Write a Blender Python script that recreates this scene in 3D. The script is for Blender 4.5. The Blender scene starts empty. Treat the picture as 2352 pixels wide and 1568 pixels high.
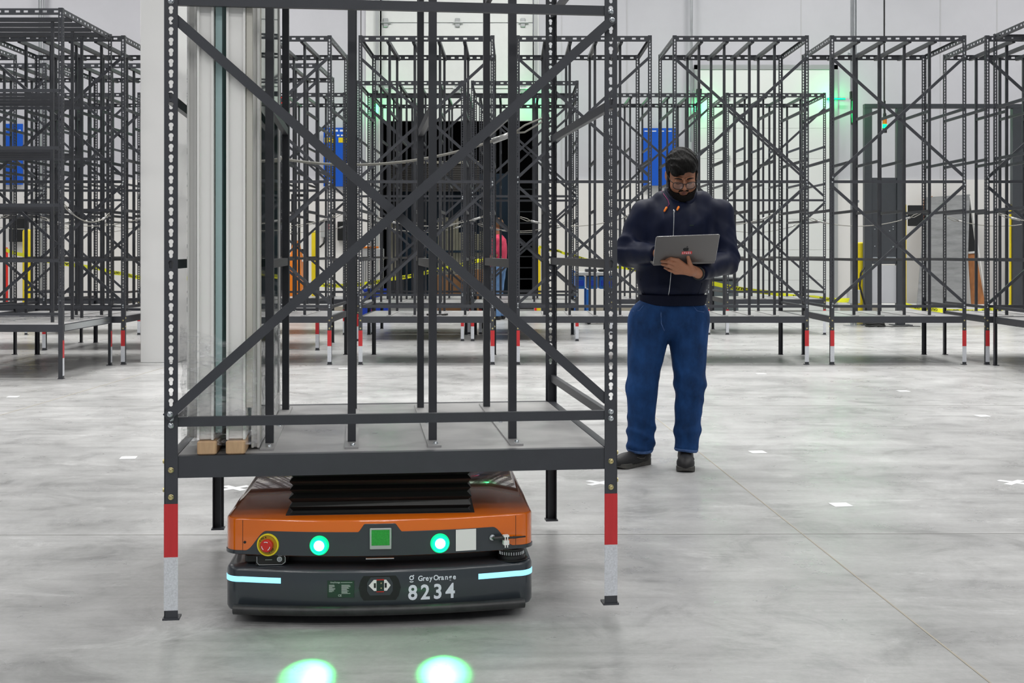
import bpy, math, random
import numpy as np
from mathutils import Vector, Matrix

C = bpy.context.scene.collection
R = math.radians
random.seed(7)

# ------------------------------------------------------------------ camera
cam = bpy.data.cameras.new('camera')
cam.sensor_fit = 'HORIZONTAL'
cam.sensor_width = 36.0
FPX = 2850.0
cam.lens = FPX / 2352.0 * 36.0
cam.shift_y = -206.0 / 2352.0
cam.clip_end = 200
camo = bpy.data.objects.new('camera', cam)
C.objects.link(camo)
camo.location = (0, 0, 1.2)
camo.rotation_euler = (R(90), 0, 0)
bpy.context.scene.camera = camo

# ------------------------------------------------------------------ world, lights, exposure
w = bpy.data.worlds.new('hall_world')
bpy.context.scene.world = w
w.use_nodes = True
bgn = w.node_tree.nodes['Background']
bgn.inputs[0].default_value = (0.80, 0.83, 0.90, 1)
bgn.inputs[1].default_value = 0.32


def area(name, loc, sx, sy, power, col=(1.0, 0.985, 0.96), spread=180):
    l = bpy.data.lights.new(name, 'AREA')
    l.shape = 'RECTANGLE'
    l.size, l.size_y = sx, sy
    l.energy = power
    l.color = col
    l.spread = R(spread)
    o = bpy.data.objects.new(name, l)
    o.location = loc
    C.objects.link(o)
    return o


for ly, pw, sd in ((-8.0, 200, 180), (-3.6, 118, 160), (1.0, 30, 130), (5.2, 54, 120), (9.3, 125, 115), (13.4, 180, 110), (17.4, 130, 110), (21.6, 200, 160)):  # rows behind the camera are added fill for upright front faces
    for lx in (-10.5, -5.2, 0.1, 5.4, 10.7):
        area('high_bay_and_fill_lamp', (lx, ly, 8.6), 2.4, 0.35, pw, spread=sd)
area('dock_fill_light', (-1.1, 26.6, 4.15), 1.2, 0.3, 28)  # unseen fill light, added to brighten what stands in the dock

vs = bpy.context.scene.view_settings
vs.view_transform = 'Standard'
vs.look = 'None'
vs.gamma = 1.0
vs.use_curve_mapping = False
vs.exposure = 0.0


# ------------------------------------------------------------------ materials
def _nodes(name):
    m = bpy.data.materials.new(name)
    m.use_nodes = True
    nt = m.node_tree
    b = nt.nodes['Principled BSDF']
    return m, nt, b


def mat(name, col, rough=0.5, metal=0.0, var=0.0, vscale=8.0, bump=0.0, bscale=60.0, emit=0.0,
        ecol=None, alpha=1.0, trans=0.0, coat=0.0, stretch=None, rvar=0.0, col2=None, spec=None, bdist=0.004, bdetail=4):
    m, nt, b = _nodes(name)
    c = (col[0], col[1], col[2], 1)
    b.inputs['Base Color'].default_value = c
    b.inputs['Roughness'].default_value = rough
    b.inputs['Metallic'].default_value = metal
    b.inputs['Alpha'].default_value = alpha
    b.inputs['Transmission Weight'].default_value = trans
    b.inputs['Coat Weight'].default_value = coat
    if spec is not None:
        b.inputs['Specular IOR Level'].default_value = spec
    if emit:
        b.inputs['Emission Color'].default_value = tuple(ecol or col) + (1,)
        b.inputs['Emission Strength'].default_value = emit
    if var or bump or rvar:
        tc = nt.nodes.new('ShaderNodeTexCoord')
        mp = nt.nodes.new('ShaderNodeMapping')
        nt.links.new(tc.outputs['Object'], mp.inputs[0])
        if stretch:
            mp.inputs['Scale'].default_value = stretch
    if var or rvar:
        n = nt.nodes.new('ShaderNodeTexNoise')
        n.inputs['Scale'].default_value = vscale
        n.inputs['Detail'].default_value = 6
        n.inputs['Roughness'].default_value = 0.65
        nt.links.new(mp.outputs[0], n.inputs['Vector'])
        if var:
            r = nt.nodes.new('ShaderNodeValToRGB')
            r.color_ramp.elements[0].position = 0.3
            r.color_ramp.elements[1].position = 0.7
            lo = tuple(max(0, x * (1 - var)) for x in col) if col2 is None else col
            hi = tuple(x * (1 + var) for x in col) if col2 is None else col2
            r.color_ramp.elements[0].color = (*lo, 1)
            r.color_ramp.elements[1].color = (*hi, 1)
            nt.links.new(n.outputs['Fac'], r.inputs[0])
            nt.links.new(r.outputs[0], b.inputs['Base Color'])
        if rvar:
            mr = nt.nodes.new('ShaderNodeMapRange')
            mr.inputs['To Min'].default_value = max(0.02, rough - rvar)
            mr.inputs['To Max'].default_value = min(1, rough + rvar)
            nt.links.new(n.outputs['Fac'], mr.inputs['Value'])
            nt.links.new(mr.outputs[0], b.inputs['Roughness'])
    if bump:
        n2 = nt.nodes.new('ShaderNodeTexNoise')
        n2.inputs['Scale'].default_value = bscale
        n2.inputs['Detail'].default_value = bdetail
        nt.links.new(mp.outputs[0], n2.inputs['Vector'])
        bp = nt.nodes.new('ShaderNodeBump')
        bp.inputs['Strength'].default_value = bump
        bp.inputs['Distance'].default_value = bdist
        nt.links.new(n2.outputs['Fac'], bp.inputs['Height'])
        nt.links.new(bp.outputs[0], b.inputs['Normal'])
    return m


def concrete_floor():
    m, nt, b = _nodes('polished_concrete')
    L = nt.links.new
    tc = nt.nodes.new('ShaderNodeTexCoord')

    def noise(scale, detail, sc=(1, 1, 1), rough=0.6, dist=0.0, rot=0.0):
        mp = nt.nodes.new('ShaderNodeMapping')
        mp.inputs['Scale'].default_value = sc
        mp.inputs['Rotation'].default_value = (0, 0, rot)
        L(tc.outputs['Object'], mp.inputs[0])
        n = nt.nodes.new('ShaderNodeTexNoise')
        n.inputs['Scale'].default_value = scale
        n.inputs['Detail'].default_value = detail
        n.inputs['Roughness'].default_value = rough
        n.inputs['Distortion'].default_value = dist
        L(mp.outputs[0], n.inputs['Vector'])
        return n.outputs['Fac']

    def ramp(fac, stops):
        r = nt.nodes.new('ShaderNodeValToRGB')
        e = r.color_ramp.elements
        e[0].position, e[0].color = stops[0][0], (*[stops[0][1]] * 3, 1)
        e[1].position, e[1].color = stops[-1][0], (*[stops[-1][1]] * 3, 1)
        for p, v in stops[1:-1]:
            k = e.new(p)
            k.color = (v, v, v, 1)
        L(fac, r.inputs[0])
        return r.outputs[0]

    def mul(a, c, f=1.0, mode='MULTIPLY'):
        x = nt.nodes.new('ShaderNodeMix')
        x.data_type = 'RGBA'
        x.blend_type = mode
        x.inputs[0].default_value = f
        L(a, x.inputs[6])
        L(c, x.inputs[7])
        return x.outputs[2]

    big = ramp(noise(0.55, 5, (1, 1.3, 1)), [(0.32, 0.70), (0.5, 0.93), (0.68, 1.08)])
    mid = ramp(noise(2.6, 9, (1, 1.0, 1), 0.72, 0.6), [(0.34, 0.68), (0.47, 0.94), (0.60, 1.04), (0.72, 1.16)])
    streak = ramp(noise(2.0, 8, (0.55, 5.5, 1), 0.7, 0.4), [(0.33, 0.86), (0.5, 0.99), (0.7, 1.08)])
    fine = ramp(noise(40, 4, (1, 1, 1), 0.7), [(0.25, 0.90), (0.75, 1.08)])
    pale = ramp(noise(1.5, 12, (0.8, 1.6, 1), 0.8, 1.4), [(0.56, 0.0), (0.64, 1.0)])
    base = nt.nodes.new('ShaderNodeRGB')
    base.outputs[0].default_value = (0.435, 0.437, 0.435, 1)
    c = mul(base.outputs[0], big)
    c = mul(c, mid)
    c = mul(c, streak)
    c = mul(c, fine)
    x = nt.nodes.new('ShaderNodeMix')
    x.data_type = 'RGBA'
    L(pale, x.inputs[0])
    L(c, x.inputs[6])
    y = mul(c, base.outputs[0], 0.55, 'ADD')
    z = nt.nodes.new('ShaderNodeMix')
    z.data_type = 'RGBA'
    z.inputs[0].default_value = 0.42
    L(c, z.inputs[6])
    L(y, z.inputs[7])
    L(z.outputs[2], x.inputs[7])
    L(x.outputs[2], b.inputs['Base Color'])
    rr = ramp(noise(3.0, 6), [(0.3, 0.24), (0.7, 0.42)])
    L(rr, b.inputs['Roughness'])
    bp = nt.nodes.new('ShaderNodeBump')
    bp.inputs['Strength'].default_value = 0.12
    bp.inputs['Distance'].default_value = 0.002
    L(noise(28, 5), bp.inputs['Height'])
    L(bp.outputs[0], b.inputs['Normal'])
    b.inputs['Specular IOR Level'].default_value = 0.45
    return m


M = {}
M['floor'] = concrete_floor()
M['wall'] = mat('painted_tilt_up_wall', (0.56, 0.56, 0.595), 0.8, var=0.03, vscale=1.2)
M['wall_low'] = mat('cream_lower_wall', (0.80, 0.785, 0.765), 0.7, var=0.02, vscale=2)
M['ceiling'] = mat('ceiling_deck', (0.75, 0.76, 0.78), 0.8, var=0.03)
M['door_white'] = mat('door_panel_white', (0.76, 0.78, 0.76), 0.45, var=0.02)
M['door_grey'] = mat('door_track_grey', (0.5, 0.52, 0.52), 0.4, metal=0.6)
M['rack'] = mat('dark_powder_coat', (0.040, 0.043, 0.051), 0.42, var=0.12, vscale=5, bump=0.05, bscale=300)
M['rack_in'] = mat('dark_powder_coat_uprights', (0.030, 0.032, 0.038), 0.40, var=0.12, vscale=5)
M['deck'] = mat('dusty_steel_deck', (0.25, 0.25, 0.255), 0.33, var=1, vscale=3.2, col2=(0.46, 0.455, 0.45), rvar=0.14,
                bump=0.03, bscale=90)
M['zinc'] = mat('zinc_bolt', (0.62, 0.66, 0.68), 0.25, metal=1.0)
M['brass'] = mat('yellow_zinc_bolt', (0.66, 0.58, 0.30), 0.28, metal=1.0)
M['red_tape'] = mat('red_reflective_tape', (0.52, 0.025, 0.03), 0.35, var=0.15, vscale=30, stretch=(1, 1, 0.1))
M['white_tape'] = mat('white_reflective_tape', (0.60, 0.62, 0.66), 0.3, var=0.18, vscale=160)
M['orange'] = mat('orange_gloss_paint', (0.70, 0.145, 0.006), 0.12, var=0.03, vscale=3, coat=1.0)
M['robot_grey'] = mat('slate_grey_shell', (0.032, 0.040, 0.048), 0.28, var=0.06, vscale=4, coat=0.3)
M['black'] = mat('black_plastic', (0.008, 0.009, 0.010), 0.4)
M['rubber'] = mat('scuffed_black_rubber', (0.020, 0.021, 0.022), 0.42, var=0.5, vscale=22, bump=0.15, bscale=50)
M['bellows'] = mat('black_bellows_fabric', (0.005, 0.006, 0.0055), 0.42, bump=0.1, bscale=30)
M['lamp_core'] = mat('green_lamp_core', (0.2, 1, 0.5), 0.3, emit=95.0, ecol=(0.02, 1.0, 0.22))
M['lamp_lens'] = mat('green_lamp_lens', (0.0, 0.55, 0.22), 0.15, emit=0.9, ecol=(0.0, 1.0, 0.30))
M['led_blue'] = mat('blue_white_led_strip', (0.3, 0.6, 0.8), 0.3, emit=1.05, ecol=(0.27, 0.74, 1.0))
M['led_green'] = mat('green_led_strip', (0.0, 0.9, 0.35), 0.3, emit=5.0, ecol=(0.0, 1.0, 0.10))
M['yellow'] = mat('safety_yellow', (0.80, 0.62, 0.01), 0.4, var=0.06)
M['estop_yellow'] = mat('estop_yellow_ring', (0.75, 0.62, 0.02), 0.35)
M['estop_dark'] = mat('estop_amber_dish', (0.42, 0.26, 0.01), 0.4)
M['estop_red'] = mat('estop_red_cap', (0.55, 0.02, 0.015), 0.35)
M['decal'] = mat('white_decal', (0.74, 0.78, 0.86), 0.5)
M['white'] = mat('white_plastic', (0.80, 0.80, 0.79), 0.4)
M['screen_green'] = mat('green_lcd', (0.02, 0.22, 0.03), 0.2, var=0.3, vscale=200, emit=0.12, ecol=(0.0, 0.6, 0.05))
M['plate'] = mat('dark_nameplate', (0.012, 0.03, 0.022), 0.3)
M['plate_ink'] = mat('nameplate_print', (0.42, 0.48, 0.45), 0.5)
M['wood'] = mat('pale_timber', (0.50, 0.33, 0.19), 0.65, var=0.22, vscale=6, stretch=(6, 1, 1), bump=0.1, bscale=20)
M['ply'] = mat('plywood_face', (0.36, 0.14, 0.045), 0.7, var=0.3, vscale=3, stretch=(3, 3, 1))
M['ply_grey'] = mat('weathered_grey_plywood', (0.24, 0.245, 0.25), 0.75, var=0.25, vscale=3.5, stretch=(0.6, 1, 2.6), bump=0.1)
M['pvc'] = mat('white_window_profile', (0.76, 0.76, 0.74), 0.35, var=0.03, vscale=3)
M['pvc_warm'] = mat('beige_gasket_profile', (0.50, 0.49, 0.44), 0.4)
M['teal_reflection'] = mat('pale_teal_glass_reflection', (0.36, 0.50, 0.50), 0.2, var=0.08, vscale=3)  # glass side with its bright reflection put into the colour
M['cable'] = mat('braided_cable', (0.36, 0.35, 0.31), 0.45, bump=0.3, bscale=400)
M['sleeve'] = mat('clear_cable_sleeve', (0.5, 0.5, 0.49), 0.15, var=0.2, vscale=80, metal=0.3)
M['steel'] = mat('galvanised_conduit', (0.55, 0.57, 0.58), 0.3, metal=0.9, var=0.1, vscale=3)
M['blue'] = mat('blue_sign', (0.003, 0.095, 0.56), 0.4)
M['blue_tote'] = mat('blue_plastic', (0.004, 0.035, 0.36), 0.4)
M['blue_mach'] = mat('blue_machine_paint', (0.01, 0.13, 0.48), 0.35, var=0.1)
M['red'] = mat('red_sign', (0.70, 0.02, 0.015), 0.45)
M['tape_yellow'] = mat('yellow_barrier_film', (0.80, 0.82, 0.02), 0.35)
M['ink'] = mat('black_print', (0.01, 0.01, 0.01), 0.5)
M['cab'] = mat('charcoal_cabinet', (0.045, 0.050, 0.058), 0.45, var=0.05)
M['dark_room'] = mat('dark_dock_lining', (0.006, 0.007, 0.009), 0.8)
M['navy_wall'] = mat('navy_steel_wall', (0.012, 0.040, 0.075), 0.5, var=0.15, vscale=2)
M['carton'] = mat('brown_cardboard', (0.17, 0.085, 0.035), 0.8, var=0.1)
M['board'] = mat('beige_boards', (0.36, 0.34, 0.27), 0.7, var=0.12, vscale=6)
M['grey_box'] = mat('light_grey_steel', (0.42, 0.43, 0.43), 0.45)
M['fork_orange'] = mat('truck_orange', (0.75, 0.20, 0.01), 0.35)
M['navy'] = mat('navy_windbreaker', (0.0038, 0.0068, 0.0235), 0.55, spec=0.16, var=0.25, vscale=4, bump=0.8, bscale=8, bdist=0.03, stretch=(1.7, 1, 0.6), bdetail=0.6)
M['navy_rib'] = mat('navy_rib_knit', (0.004, 0.006, 0.018), 0.85, spec=0.2, bump=0.3, bscale=200)
M['denim'] = mat('blue_denim', (0.0085, 0.040, 0.132), 0.8, spec=0.2, var=0.5, vscale=6, bump=0.8, bscale=8, bdist=0.03, stretch=(1.6, 1.6, 1.0), bdetail=1.5)
M['denim_edge'] = mat('pale_denim_hem', (0.05, 0.11, 0.27), 0.8, var=0.3, vscale=60)
M['skin'] = mat('brown_skin', (0.37, 0.162, 0.088), 0.50, var=0.10, vscale=18)
M['lips'] = mat('lips', (0.20, 0.075, 0.06), 0.45)
M['hair'] = mat('black_hair', (0.0045, 0.004, 0.0035), 0.55, spec=0.14, var=0.6, vscale=30, bump=0.9, bscale=70, stretch=(2.6, 0.4, 0.7), bdist=0.01)
M['beard'] = mat('black_beard', (0.006, 0.005, 0.0045), 0.8, spec=0.2, bump=0.8, bscale=220, bdist=0.003)
M['shoe'] = mat('black_mesh_shoe', (0.009, 0.009, 0.010), 0.6, bump=0.3, bscale=160)
M['sole'] = mat('dark_grey_sole', (0.060, 0.058, 0.053), 0.7, bump=0.6, bscale=90, stretch=(3, 3, 0.5))
M['laptop'] = mat('space_grey_aluminium', (0.155, 0.150, 0.148), 0.36, metal=0.55)
M['laptop_edge'] = mat('bright_laptop_edge', (0.55, 0.55, 0.56), 0.25, metal=0.9)
M['logo_dark'] = mat('dark_mirror_logo', (0.015, 0.016, 0.018), 0.1, metal=0.7)
M['sticker_red'] = mat('red_sticker', (0.75, 0.05, 0.045), 0.4)
M['earplug'] = mat('orange_foam', (0.95, 0.24, 0.02), 0.6)
M['cord'] = mat('magenta_cord', (0.35, 0.02, 0.16), 0.5)
M['pink'] = mat('pink_red_shirt', (0.55, 0.035, 0.09), 0.75, var=0.2)
M['jean_pale'] = mat('pale_denim', (0.10, 0.20, 0.38), 0.8, var=0.2)
M['eye'] = mat('eye_white', (0.6, 0.58, 0.55), 0.2)
M['marker'] = mat('white_floor_sticker', (0.72, 0.73, 0.74), 0.5)


def glass(name, col, a, rough=0.03):
    m, nt, b = _nodes(name)
    out = nt.nodes['Material Output']
    tr = nt.nodes.new('ShaderNodeBsdfTransparent')
    tr.inputs[0].default_value = (*col, 1)
    gl = nt.nodes.new('ShaderNodeBsdfGlossy')
    gl.inputs['Roughness'].default_value = rough
    df = nt.nodes.new('ShaderNodeBsdfTranslucent')
    df.inputs[0].default_value = (0.50, 0.70, 0.69, 1)
    fr = nt.nodes.new('ShaderNodeFresnel')
    fr.inputs[0].default_value = 1.5
    m1 = nt.nodes.new('ShaderNodeMixShader')
    m1.inputs[0].default_value = a
    nt.links.new(tr.outputs[0], m1.inputs[1])
    nt.links.new(df.outputs[0], m1.inputs[2])
    m2 = nt.nodes.new('ShaderNodeMixShader')
    nt.links.new(fr.outputs[0], m2.inputs[0])
    nt.links.new(m1.outputs[0], m2.inputs[1])
    nt.links.new(gl.outputs[0], m2.inputs[2])
    nt.links.new(m2.outputs[0], out.inputs[0])
    return m


M['glass'] = glass('window_glass', (0.80, 0.92, 0.90), 0.42)
M['lens'] = glass('spectacle_glass', (0.97, 0.97, 0.98), 0.0)


def film():
    m, nt, b = _nodes('crinkled_stretch_film')
    out = nt.nodes['Material Output']
    tc = nt.nodes.new('ShaderNodeTexCoord')
    mp = nt.nodes.new('ShaderNodeMapping')
    mp.inputs['Scale'].default_value = (1, 1, 2.6)
    mp.inputs['Rotation'].default_value = (0.5, 0.4, 0)
    nt.links.new(tc.outputs['Object'], mp.inputs[0])
    n = nt.nodes.new('ShaderNodeTexNoise')
    n.inputs['Scale'].default_value = 22
    n.inputs['Detail'].default_value = 7
    n.inputs['Distortion'].default_value = 1.5
    nt.links.new(mp.outputs[0], n.inputs['Vector'])
    bp = nt.nodes.new('ShaderNodeBump')
    bp.inputs['Strength'].default_value = 1.0
    bp.inputs['Distance'].default_value = 0.02
    nt.links.new(n.outputs['Fac'], bp.inputs['Height'])
    tr = nt.nodes.new('ShaderNodeBsdfTransparent')
    gl = nt.nodes.new('ShaderNodeBsdfGlossy')
    gl.inputs['Roughness'].default_value = 0.12
    gl.inputs[0].default_value = (0.9, 0.92, 0.95, 1)
    nt.links.new(bp.outputs[0], gl.inputs['Normal'])
    r = nt.nodes.new('ShaderNodeValToRGB')
    r.color_ramp.elements[0].position = 0.45
    r.color_ramp.elements[0].color = (0.06, 0.06, 0.06, 1)
    r.color_ramp.elements[1].position = 0.7
    r.color_ramp.elements[1].color = (0.42, 0.42, 0.42, 1)
    nt.links.new(n.outputs['Fac'], r.inputs[0])
    mx = nt.nodes.new('ShaderNodeMixShader')
    nt.links.new(r.outputs[0], mx.inputs[0])
    nt.links.new(tr.outputs[0], mx.inputs[1])
    nt.links.new(gl.outputs[0], mx.inputs[2])
    nt.links.new(mx.outputs[0], out.inputs[0])
    return m


M['film'] = film()


# ------------------------------------------------------------------ object helpers
def put(o, parent=None, loc=None, rot=None):
    C.objects.link(o)
    if parent is not None:
        o.parent = parent
    if loc is not None:
        o.location = loc
    if rot is not None:
        o.rotation_euler = rot
    return o


def tag(o, label=None, cat=None, group=None, kind=None):
    if label:
        o['label'] = label
    if cat:
        o['category'] = cat
    if group:
        o['group'] = group
    if kind:
        o['kind'] = kind
    return o


def thing(name, label, cat, loc=(0, 0, 0), rz=0.0, group=None):
    o = bpy.data.objects.new(name, None)
    o.empty_display_size = 0.1
    put(o, None, loc, (0, 0, rz))
    return tag(o, label, cat, group)


class MB:
    def __init__(s):
        s.v, s.f = [], []

    def add(s, vs, fs):
        k = len(s.v)
        s.v += [tuple(p) for p in vs]
        s.f += [tuple(i + k for i in q) for q in fs]
        return s

    def box(s, x0, x1, y0, y1, z0, z1, ch=0.0):
        if ch <= 0:
            v = [(x, y, z) for z in (z0, z1) for y in (y0, y1) for x in (x0, x1)]
            return s.add(v, [(0, 2, 3, 1), (4, 5, 7, 6), (0, 1, 5, 4), (1, 3, 7, 5), (3, 2, 6, 7), (2, 0, 4, 6)])
        # chamfered in plan and at top and bottom
        def ring(i, z):
            a, b, c, d = x0 + i, x1 - i, y0 + i, y1 - i
            k = ch
            return [(a + k, c, z), (b - k, c, z), (b, c + k, z), (b, d - k, z), (b - k, d, z), (a + k, d, z), (a, d - k, z), (a, c + k, z)]
        rs = [ring(ch, z0), ring(0, z0 + ch), ring(0, z1 - ch), ring(ch, z1)]
        return s.loft(rs)

    def loft(s, rings, cap=True, close=True):
        n = len(rings[0])
        v = [p for r in rings for p in r]
        f = []
        for i in range(len(rings) - 1):
            for j in range(n if close else n - 1):
                a, b = i * n + j, i * n + (j + 1) % n
                f.append((a, b, b + n, a + n))
        if cap:
            f.append(tuple(range(n - 1, -1, -1)))
            f.append(tuple((len(rings) - 1) * n + j for j in range(n)))
        return s.add(v, f)

    def tube(s, pts, r, n=8, cap=True, sx=1.0):
        pts = [Vector(p) for p in pts]
        rs = r if isinstance(r, (list, tuple)) else [r] * len(pts)
        rings = []
        t0 = (pts[1] - pts[0]).normalized()
        up = Vector((0, 0, 1)) if abs(t0.z) < 0.9 else Vector((0, 1, 0))
        for i, p in enumerate(pts):
            if i == 0:
                t = pts[1] - p
            elif i == len(pts) - 1:
                t = p - pts[i - 1]
            else:
                t = pts[i + 1] - pts[i - 1]
            t.normalize()
            a = t.cross(up)
            if a.length < 1e-4:
                a = t.cross(Vector((1, 0, 0)))
            a.normalize()
            b = a.cross(t).normalized()
            up = b
            rings.append([tuple(p + a * (rs[i] * math.cos(q) * sx) + b * (rs[i] * math.sin(q)))
                          for q in (2 * math.pi * k / n for k in range(n))])
        return s.loft(rings, cap)

    def bar(s, p0, p1, w, t, up=(0, 0, 1)):
        """square bar from p0 to p1, w across (in the plane of up), t thick"""
        p0, p1 = Vector(p0), Vector(p1)
        d = (p1 - p0).normalized()
        b = Vector(up)
        n = d.cross(b).normalized()
        b = n.cross(d).normalized()
        rings = [[tuple(p + b * (w / 2 * i) + n * (t / 2 * j)) for i, j in ((-1, -1), (1, -1), (1, 1), (-1, 1))] for p in (p0, p1)]
        return s.loft(rings)

    def lathe(s, prof, n=24, c=(0, 0, 0), axis='z'):
        rings = []
        for r, z in prof:
            ring = []
            for k in range(n):
                q = 2 * math.pi * k / n
                x, y = max(r, 1e-5) * math.cos(q), max(r, 1e-5) * math.sin(q)
                if axis == 'z':
                    ring.append((c[0] + x, c[1] + y, c[2] + z))
                elif axis == 'y':      # grows towards -y
                    ring.append((c[0] + x, c[1] - z, c[2] + y))
                else:
                    ring.append((c[0] + z, c[1] + x, c[2] + y))
            rings.append(ring)
        return s.loft(rings)

    def prism(s, poly, d0, d1, axis='y'):
        """poly of (a, b) extruded along axis"""
        def P(a, b, d):
            return {'y': (a, d, b), 'x': (d, a, b), 'z': (a, b, d)}[axis]
        return s.loft([[P(a, b, d0) for a, b in poly], [P(a, b, d1) for a, b in poly]])

    def mesh(s, name, m, smooth=False, fix=True):
        me = bpy.data.meshes.new(name)
        me.from_pydata(s.v, [], s.f)
        if fix:
            import bmesh
            bm = bmesh.new()
            bm.from_mesh(me)
            bmesh.ops.recalc_face_normals(bm, faces=bm.faces)
            bm.to_mesh(me)
            bm.free()
        me.materials.append(m)
        if smooth:
            me.shade_smooth()
            if smooth != 'all':
                me.set_sharp_from_angle(angle=R(38))
        me.update()
        return me

    def build(s, name, m, parent=None, smooth=False, loc=None, rot=None, fix=True):
        return put(bpy.data.objects.new(name, s.mesh(name, m, smooth, fix)), parent, loc, rot)


def text_obj(name, body, size, m, parent, mtx, bold=0.0, ext=0.0004, align='LEFT', sx=1.0):
    cu = bpy.data.curves.new(name, 'FONT')
    cu.body = body
    cu.size = size
    cu.offset = bold
    cu.extrude = ext
    cu.align_x = align
    cu.resolution_u = 3
    t = bpy.data.objects.new(name + '_tmp', cu)
    C.objects.link(t)
    dg = bpy.context.evaluated_depsgraph_get()
    me = bpy.data.meshes.new_from_object(t.evaluated_get(dg))
    bpy.data.objects.remove(t)
    me.name = name
    me.materials.clear()
    me.materials.append(m)
    me.transform(Matrix.Diagonal((sx, 1, 1, 1)))
    o = bpy.data.objects.new(name, me)
    C.objects.link(o)
    if parent is not None:
        o.parent = parent
    o.matrix_local = mtx
    return o


def face_mtx(x, y, z, rz=0.0):
    """text plane standing up, facing -y (turned by rz)"""
    return Matrix.Translation((x, y, z)) @ Matrix.Rotation(rz, 4, 'Z') @ Matrix.Rotation(R(90), 4, 'X')


def copy_tree(root, skip=()):
    """copies a thing with its parts and sub-parts"""
    children = {}
    for o in C.objects:
        if o.parent is not None:
            children.setdefault(o.parent.name, []).append(o)

    def rec(o, parent):
        c = o.copy()
        C.objects.link(c)
        if parent is not None:
            c.parent = parent
            c.matrix_parent_inverse = o.matrix_parent_inverse.copy()
        for ch in children.get(o.name, []):
            if ch.name.split('.')[0] not in skip:
                rec(ch, c)
        return c
    return rec(root, None)


# ------------------------------------------------------------------ the hall
YW = 25.0
fl = MB().box(-16, 16, -6, 32, -0.2, 0.0).build('floor', M['floor'])
tag(fl, kind='structure')
# saw-cut joints, as thin recessed-looking filler strips lying in the slab
M['joint'] = mat('joint_filler', (0.36, 0.33, 0.27), 0.8)
M['joint_grey'] = mat('joint_filler_grey', (0.33, 0.33, 0.32), 0.8)


def strip(name, p0, p1, wd, m):
    a, b = Vector((*p0, 0.0006)), Vector((*p1, 0.0006))
    d = (b - a).normalized()
    n = Vector((-d.y, d.x, 0)) * wd / 2
    o = MB().loft([[tuple(a - n), tuple(a + n), tuple(a + n + Vector((0, 0, .0006))), tuple(a - n + Vector((0, 0, .0006)))],
                   [tuple(b - n), tuple(b + n), tuple(b + n + Vector((0, 0, .0006))), tuple(b - n + Vector((0, 0, .0006)))]]).build(name, m)
    return tag(o, kind='structure')


strip('trim_1', (1.42, 1.8), (0.93, 11.0), 0.006, M['joint'])
strip('trim_2', (-8, 5.22), (8, 5.32), 0.005, M['joint_grey'])
strip('trim_3', (-8, 9.6), (8, 9.7), 0.006, M['joint_grey'])
strip('trim_4', (-3.9, 5.5), (-3.6, 13.0), 0.008, M['joint'])
strip('trim_5', (4.7, 6), (4.4, 24), 0.008, M['joint_grey'])

# dock opening X -2.66..0.44, to z 3.83
OX0, OX1, OZ = -2.66, 0.44, 3.83
wl = MB()
wl.box(-16, OX0, YW, YW + 0.3, 2.65, 9.5)
wl.box(OX1, 16, YW, YW + 0.3, 2.65, 9.5)
wl.box(OX0, OX1, YW, YW + 0.3, 6.4, 9.5)
tag(wl.build('wall_back', M['wall']), kind='structure')
wl = MB()
wl.box(-16, OX0, YW - 0.05, YW + 0.3, 0, 2.65)
wl.box(OX1, 16, YW - 0.05, YW + 0.3, 0, 2.65)
tag(wl.build('wall_back_lower', M['wall_low']), kind='structure')
j = MB()
for px in (640, 1290, 1440, 1840, 2160, 2290):
    X = (px - 1176) / 114.0
    j.box(X - 0.012, X + 0.012, YW - 0.006, YW + 0.01, 2.66, 9.4)
M['seam'] = mat('wall_seam', (0.50, 0.50, 0.52), 0.8)
tag(j.build('trim_6', M['seam']), kind='structure')
tag(MB().box(-16.3, -16, -6, 32, 0, 9.5).build('wall_left', M['wall']), kind='structure')
tag(MB().box(16, 16.3, -6, 32, 0, 9.5).build('wall_right', M['wall']), kind='structure')
tag(MB().box(-16, 16, -6, 32, 9.5, 9.7).build('ceiling', M['ceiling']), kind='structure')

# sectional door drawn up over the dock opening
dr = MB()
dr.box(OX0 - 0.28, OX0, YW - 0.04, YW + 0.3, 0, 6.4)
dr.box(OX1, OX1 + 0.1, YW - 0.04, YW + 0.3, 0, 6.4)
dr = dr.build('door_1', M['door_white'])
tag(dr, kind='structure')
zz = OZ
for k, h in enumerate((0.66, 1.33, 0.6)):
    MB().box(OX0 + 0.02, OX1 - 0.02, YW + 0.05, YW + 0.11, zz + 0.008, zz + h - 0.008, 0.006).build('door_panel', M['door_white'], dr)
    zz += h
for hx in (-2.55, -1.1, 0.22):
    for hz in (4.49, 5.82):
        h = MB().box(hx - 0.05, hx + 0.05, YW + 0.02, YW + 0.05, hz - 0.09, hz + 0.09, 0.01)
        h.tube([(hx - 0.09, YW + 0.02, hz), (hx + 0.11, YW + 0.02, hz)], 0.018)
        h.build('hinge', M['door_grey'], dr)
for tx in (OX0 - 0.05, OX1 + 0.04):
    MB().box(tx - 0.03, tx + 0.03, YW - 0.1, YW - 0.03, 0, 6.3).build('track', M['door_grey'], dr)

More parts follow.
